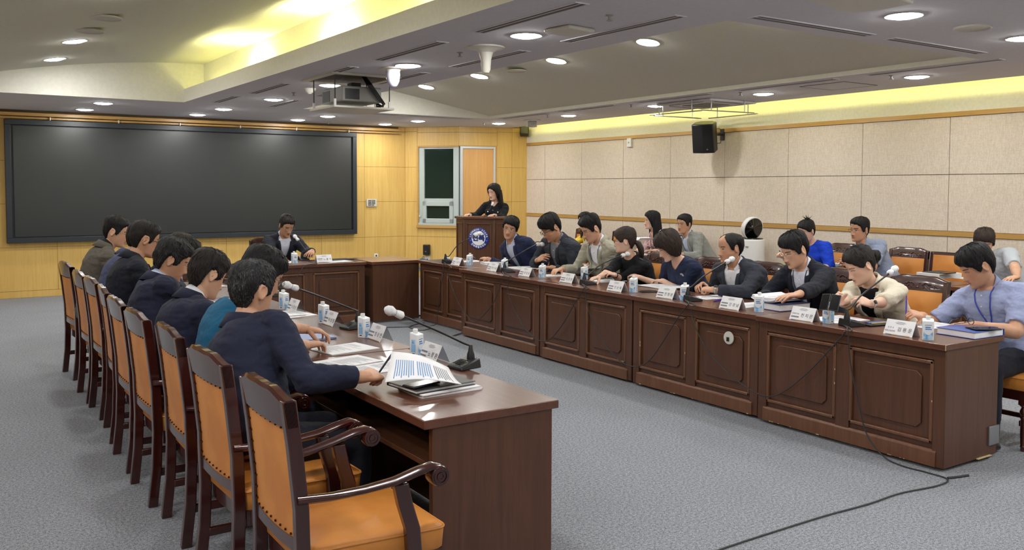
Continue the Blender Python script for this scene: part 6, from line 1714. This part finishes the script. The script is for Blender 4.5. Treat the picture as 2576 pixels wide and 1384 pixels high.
cable([onz(2384, 1203, .006), onz(2410, 1200, .006), onz(2436, 1196, .006)], 'short black cable end beside the near table corner', .007)
cable([V((3.75, 10.05, TZT + .006)), V((3.74, 9.73, TZT + .008)), ony(768, 668, 9.725), ony(752, 690, 9.72), ony(735, 720, 9.72), ony(722, 760, 9.72), V((3.5, 9.6, .006))], 'cable hanging down the front of the head table')
cable([onz(1068, 812, .006), onz(1040, 818, .006), onz(1030, 824, .006), onz(1060, 831, .006), onz(1085, 826, .006)], 'loose cable loop on the carpet in the gap between tables')
t = thing('cable_bundle', 'small bundle of black cables on the carpet between the tables', 'cable', onz(1046, 803, 0))
k = MB()
for i in range(6): k.tube(smooth_path([V((-.12 + .04 * i * .3, -.1 + .03 * i, .02 + .006 * i)), V((0, .04 * sin(i), .03 + .006 * i)), V((.12, .08 - .03 * i, .02)), V((.2, .02 * i, .012))]), .006, 6)
k.build('cables', M['cable'], t)
t = thing('floor_tape', 'clear tape strip stuck on the carpet before the right row', 'tape', onz(1158, 840, .002), radians(33))
MB().span((-.16, -.025, 0), (.16, .025, .002)).build('strip', M['acrylic_fog'], t, smooth=False)

# papers --------------------------------------------------------------------
def papers(c, rot, label, th=.004, w=.21, l=.297, z=TZT, text=True, fan=0, name='paper_stack', cat='papers', mat='paper', curl=0, blue=False):
    c = V((c.x, c.y, z)); t = thing(name, label, cat, c, rot)
    k = MB(); rr = random.Random(int(abs(c.x * 977 + c.y * 313)))
    lay = max(1, min(5, int(th / .004)))
    for q in range(lay):
        a = RZ(rr.uniform(-1, 1) * fan) if q else RZ(0); z0, z1 = th * q / lay, th * (q + 1) / lay; o = V((rr.uniform(-1, 1), rr.uniform(-1, 1), 0)) * fan * .12
        n = 8
        lo = [[a @ V((w * (i / n - .5), l * (j - .5), 0)) + o + UP * (z0 + curl * (abs(i / n - .5) * 2) ** 3) for i in range(n + 1)] for j in (0, 1)]
        hi = [[p + UP * (z1 - z0) for p in r] for r in lo]
        k.rings([lo[0] + hi[0][::-1], lo[1] + hi[1][::-1]])
    s_ = k.build('sheets', M[mat], t, smooth=False)
    if text:
        k = MB(); y = l / 2 - .03
        while y > -l / 2 + .03:
            if rr.random() > .2:
                ln = w * rr.uniform(.4, .74); x0 = -w * .37
                m_ = 1 if blue and rr.random() < .6 else 0
                k.add([V((x0, y, th + .0006)), V((x0 + ln, y, th + .0006)), V((x0 + ln, y + .0026, th + .0006)), V((x0, y + .0026, th + .0006))], [(0, 1, 2, 3)], m_)
            y -= .012
        k.build('printed_text', [M['ink'], M['inkblue']], s_, smooth=False)
    return t
def binder(c, rot, label, col='navy_cover', w=.24, l=.31, th=.035, z=TZT, pages=True, spine=1):
    c = V((c.x, c.y, z)); t = thing('binder', label, 'binder', c, rot)
    k = MB(); k.span((-w / 2, -l / 2, 0), (w / 2, l / 2, .004)); k.span((-w / 2, -l / 2, th - .004), (w / 2, l / 2, th)); x = w / 2 * spine; k.span((min(x, x - .004 * spine), -l / 2, 0), (max(x, x - .004 * spine), l / 2, th))
    k.build('cover', M[col], t, bevel=.002)
    if pages: MB().span((-w / 2 + .006, -l / 2 + .006, .004), (w / 2 - .008, l / 2 - .006, th - .004)).build('pages', M['paper'], t, smooth=False)
    return t
def phone(c, rot, label, z, w=.075, l=.155):
    t = thing('smartphone', label, 'phone', V((c.x, c.y, z)), rot)
    MB().span((-w / 2, -l / 2, 0), (w / 2, l / 2, .009)).build('case', M['black'], t, bevel=.004)
    MB().span((-w / 2 + .004, -l / 2 + .004, .009), (w / 2 - .004, l / 2 - .004, .0096)).build('display', bpy.data.materials['gloss_black'], t, smooth=False)
def pen(a, b, label, mat='black', r=.0045):
    a, b = V(a), V(b); d = (b - a).normalized(); t = thing('pen', label, 'pen', a)
    L = (b - a).length
    MB().tube([V((0, 0, 0)), d * .012, d * (L * .9), d * L], [.001, r, r, r * .7], 8).build('barrel', M[mat], t)
    MB().tube([d * (L * .72), d * (L * .98)], [r * 1.12, r * 1.12], 8).build('cap', M[mat], t)
M['purple'] = plain('violet_plastic', lin(74, 58, 160), .3); M['maroon'] = plain('maroon_cover', lin(110, 70, 66), .6); M['folder_blue'] = plain('pale_blue_folder', lin(150, 166, 206), .5); M['folder_tan'] = plain('tan_folder', lin(170, 112, 70), .5)
def q(u, v, z=TZT): return onz(u, v, z)
# right row
papers(q(1176, 658), radians(80), 'loose sheets under the fist of the smiling person in navy')
papers(q(1246, 664), radians(82), 'thick paper stack before the smiling person in navy', .022, fan=.12)
papers(q(1322, 675), radians(86), 'wide spread of papers before the heavy person with glasses', .010, .30, .32, fan=.2)
binder(q(1445, 684), radians(80), 'navy binder under the hands of the person in light grey jacket', th=.028)
papers(q(1432, 676), radians(80), 'open booklet pages on the navy binder of the person in grey', .012, .22, .3, TZT + .029, curl=.035, fan=.06)
papers(q(1392, 694), radians(76), 'thin booklet beside the third name plate from the podium', .008, .16, .2)
papers(q(1528, 707), radians(84), 'flat papers before the person in black blouse', .005, fan=.15)
papers(q(1500, 692), radians(70), 'single sheet held by the person in black blouse', .0012, .18, .22, .80, text=False, curl=.02)
papers(q(1668, 721), radians(84), 'wide fan of papers under the hands of the bob haired person', .010, .30, .34, fan=.22)
phone(q(1632, 735), radians(70), 'black phone lying behind the name plate of the balding person', TZT)
papers(q(1712, 748), radians(84), 'pale blue sheet behind the carton of the balding person', .003, .16, .2, text=False, mat='folder_blue')
papers(q(1790, 748), radians(86), 'single sheet below the clasped hands of the balding person', .002)
pen(q(1795, 758, TZT + .005), q(1822, 752, TZT + .005), 'dark violet pen beside the plate with three large letters before the binder', 'purple', .006)
papers(q(1885, 768), radians(86), 'white sheet between carton and name plate of the binder reader', .003)
binder(q(1968, 776), radians(84), 'thick navy ring binder with papers before the person reading', th=.05, w=.26)
papers(q(1958, 774), radians(86), 'thick white report lying open on the navy ring binder', .035, .23, .31, TZT + .051, fan=.05, curl=.012)
papers(q(2108, 803), radians(84), 'loose sheets under the phone of the person in beige', .005, .26, .32, fan=.2)
t = thing('pencil_pouch', 'open black pouch of coloured pens beside the microphone of the person in beige', 'pencil case', q(2205, 818), radians(80))
MB().span((-.045, -.1, 0), (.045, .1, .014)).build('pouch', M['black'], t, bevel=.006)
for i, m_ in enumerate(('maple_trim', 'em_teal', 'inkblue', 'maroon', 'purple')):
    MB().tube([(-.028 + .013 * i, -.08, .018), (-.028 + .013 * i, .07, .018)], .0045, 6).build('marker', M[m_], t)
papers(q(2338, 818), radians(84), 'sheet being written on by the person in light blue', .002, .24, .3)
binder(q(2440, 842), radians(-3), 'blue binder stuffed with papers at the near end of the right row', 'blue_cover', .30, .25, .042, spine=1)
phone(q(2478, 828, .79), radians(60), 'black phone lying on the blue binder', TZT + .046, .08, .16)
t = thing('notebook', 'small maroon notebook sticking out under the black phone', 'notebook', V((5.30, 2.86, TZT + .046)), radians(20)); MB().span((-.06, -.08, 0), (.06, .08, .007)).build('cover', M['maroon'], t, bevel=.002)
t = thing('folded_spectacles', 'pair of black spectacles lying on the blue binder', 'glasses', q(2432, 816, .79) + UP * -.0, radians(70))
k = MB()
for s_ in (-1, 1): k.tube([(s_ * .034 + .025 * cos(a), 0, .024 + .02 * sin(a)) for a in [2 * pi * j / 16 for j in range(16)]], .0022, 6, closed=True); k.tube([(s_ * .06, 0, .03), (s_ * .055, .06, .02), (s_ * .02, .11, .008)], .002, 6)
k.tube([(-.009, 0, .026), (.009, 0, .026)], .002, 6); k.build('frame', M['black'], t)
pen(q(2279, 806, TZT + .004), q(2278, 800, TZT + .004) + V((.02, .01, .15)), 'violet pen in the writing hand of the person in light blue', 'purple')
pen(q(1583, 697, TZT + .01), q(1583, 697, TZT + .01) + V((.04, .02, .13)), 'white pen in the hand of the bob haired person', 'white')
pen(q(1196, 650, .80), q(1192, 646, .80) + V((-.03, .05, .03)), 'short black pen in the fist of the smiling person')
t = thing('folding_phone', 'open folding phone held up by the person in beige', 'phone', onz(2087, 760, .90), radians(16))
R = Matrix.Rotation(radians(30), 3, 'Y')
for s_, w_ in ((-1, 'left'), (1, 'right')):
    R2 = R @ Matrix.Rotation(radians(s_ * -12), 3, 'Z'); kk = MB().box(R2 @ V((0, s_ * .032, 0)), (.009, .060, .115), R2).build('half', M['dkgrey'], t, bevel=.003)
    MB().box(R2 @ V((-.0055, s_ * .032, 0)), (.001, .052, .104), R2).build('cover_glass', bpy.data.materials['gloss_black'], kk, smooth=False)
# left row
papers(q(872, 914), radians(-78), 'two printed sheets on the table left of the pen hand', .004, .22, .30, fan=.25)
papers(q(958, 925), radians(-80), 'white sheet partly under the writing hand of the nearest person', .002)
papers(q(858, 880), radians(-80), 'printed sheets under the bare hands of the person in teal', .005, .24, .3, fan=.2)
binder(q(762, 852), radians(-84), 'pale blue folder under the forearm of the person in teal', 'folder_blue', .24, .31, .012, pages=False)
papers(q(712, 794), radians(-80), 'heap of papers behind the fourth name plate of the left row', .012, .25, .31, fan=.25)
papers(q(590, 760), radians(-80), 'white papers before the curly haired person', .008, fan=.2)
papers(q(520, 722), radians(-80), 'papers farther down the left row by the raised hand', .008, fan=.2)
bd = binder(q(1085, 978), radians(-84), 'black document folder stuffed with papers at the near table end', 'black', .235, .31, .018, spine=-1)
papers(q(1108, 980), radians(-88), 'thick white report sticking out of the black folder', .016, .21, .30, TZT + .0, fan=.08)
bd.location = bd.location + V((-.0, .0, .0161))
phone(q(1060, 968, .78), radians(-75), 'black phone in a case lying on the black document folder', TZT + .036)
# curled page lifted by the hand
cs = [onz(985, 885, .90), onz(1128, 925, .815), onz(1163, 968, .79), onz(968, 962, .80)]
t = thing('lifted_page', 'curled printed page with blue lines lifted by the nearest person', 'paper', cs[3])
k = MB(); kt = MB(); N_ = 10
def cur(i, j):
    a, b = i / N_, j / N_
    p = (cs[0] * (1 - a) + cs[1] * a) * (1 - b) + (cs[3] * (1 - a) + cs[2] * a) * b
    return p + UP * (.018 * sin(pi * a) - .012 * sin(pi * b)) - cs[3]
k.sheet([[cur(i, j) for i in range(N_ + 1)] for j in range(N_ + 1)]); s_ = k.build('sheet', M['paper'], t, ang=180, solid=.0016)
for i in range(3, 28):
    a = i / 30 * N_
    if i in (12, 20): continue
    kt.sheet([[cur(a + da, b * N_) + UP * .0016 for b in (.22, .35, .5, .65, .8 + .1 * (i % 3 == 0))] for da in (0, .13)], 0, 1 if i < 21 else 0)
kt.build('printed_text', [M['ink'], M['inkblue']], s_, smooth=False)
_a = PB['L1'][1].arm['R']; _g = _a[2] + V(_a[3]['d']) * .10 + UP * .012
pen(_g - V((.02, .02, .02)), _g + V((.085, .04, .06)), 'black pen in the hand of the nearest person in navy')
# head table
papers(q(712, 661), radians(4), 'sheets before the person at the head table', .006, .3, .21, fan=.2)
papers(q(850, 658), radians(8), 'white sheet behind the name plate on the head table', .003, .3, .21)
t = thing('tablet_cover', 'dark flat folder at the end of the head table', 'folder', V((4.2, 10.2, TZT)), 0); MB().span((-.17, -.12, 0), (.15, .12, .008)).build('cover', M['blackm'], t, bevel=.002)
# back row
papers(V((8.02, 6.82, 0)), radians(84), 'white papers on the back desk before the person in bright blue', .014, .22, .3, fan=.1)
binder(V((8.03, 6.45, 0)), radians(84), 'navy folder on the back desk before the person in bright blue', 'navy_cover', .22, .3, .012)
papers(q(2112, 670), radians(84), 'thick papers on the back desk before the person in blue-grey', .028, .24, .31, fan=.1)
binder(q(2160, 672), radians(84), 'navy binder on the back desk before the person in blue-grey', 'navy_cover', .24, .31, .03)
papers(q(2362, 697), radians(84), 'thick white book on the near back desk', .045, .26, .34, text=False)
phone(q(2384, 690, .79), radians(84), 'black phone on the thick white book', TZT + .055, .075, .15)
t = thing('tablet', 'dark grey tablet lying on the thick white book', 'tablet', V((q(2362, 697).x, q(2362, 697).y, TZT + .046)), radians(84)); MB().span((-.1, -.13, 0), (.1, .13, .008)).build('case', M['dkgrey'], t, bevel=.003)
papers(q(2432, 700), radians(80), 'loose white sheet on the near back desk by the forearm', .002, .18, .25)
papers(q(1600, 640), radians(84), 'small papers on the back desk before the person in pink', .008, .2, .26, fan=.2)
pen(onx(1972, 648, 8.1), onx(1960, 630, 8.08), 'black pen raised by the person in bright blue')
papers(onx(1622, 622, 8.15), radians(80), 'grey sheet held up by the person in pink', .0015, .2, .27, .93, text=False, curl=.03)
# podium microphone
P = onz(1237, 540, 1.2); t = thing('podium_microphone', 'thin gooseneck microphone with white cover rising from the podium', 'microphone', (7.13, 11.52, 1.195))
MB().lathe([(.03, 0), (.03, .012), (.01, .02)], n=14).build('base', M['black'], t)
tip = ony(1237, 516, 11.57) - t.location; MB().tube([(0, 0, .015), (0, 0, .1), tip * .6, tip], .005, 7).build('gooseneck', M['black'], t)
d = (tip * .4).normalized(); MB().tube([tip - d * .01, tip + d * .01, tip + d * .04, tip + d * .06], [.008, .017, .019, .008], 12).build('head_cover', M['cloth_w'], t)
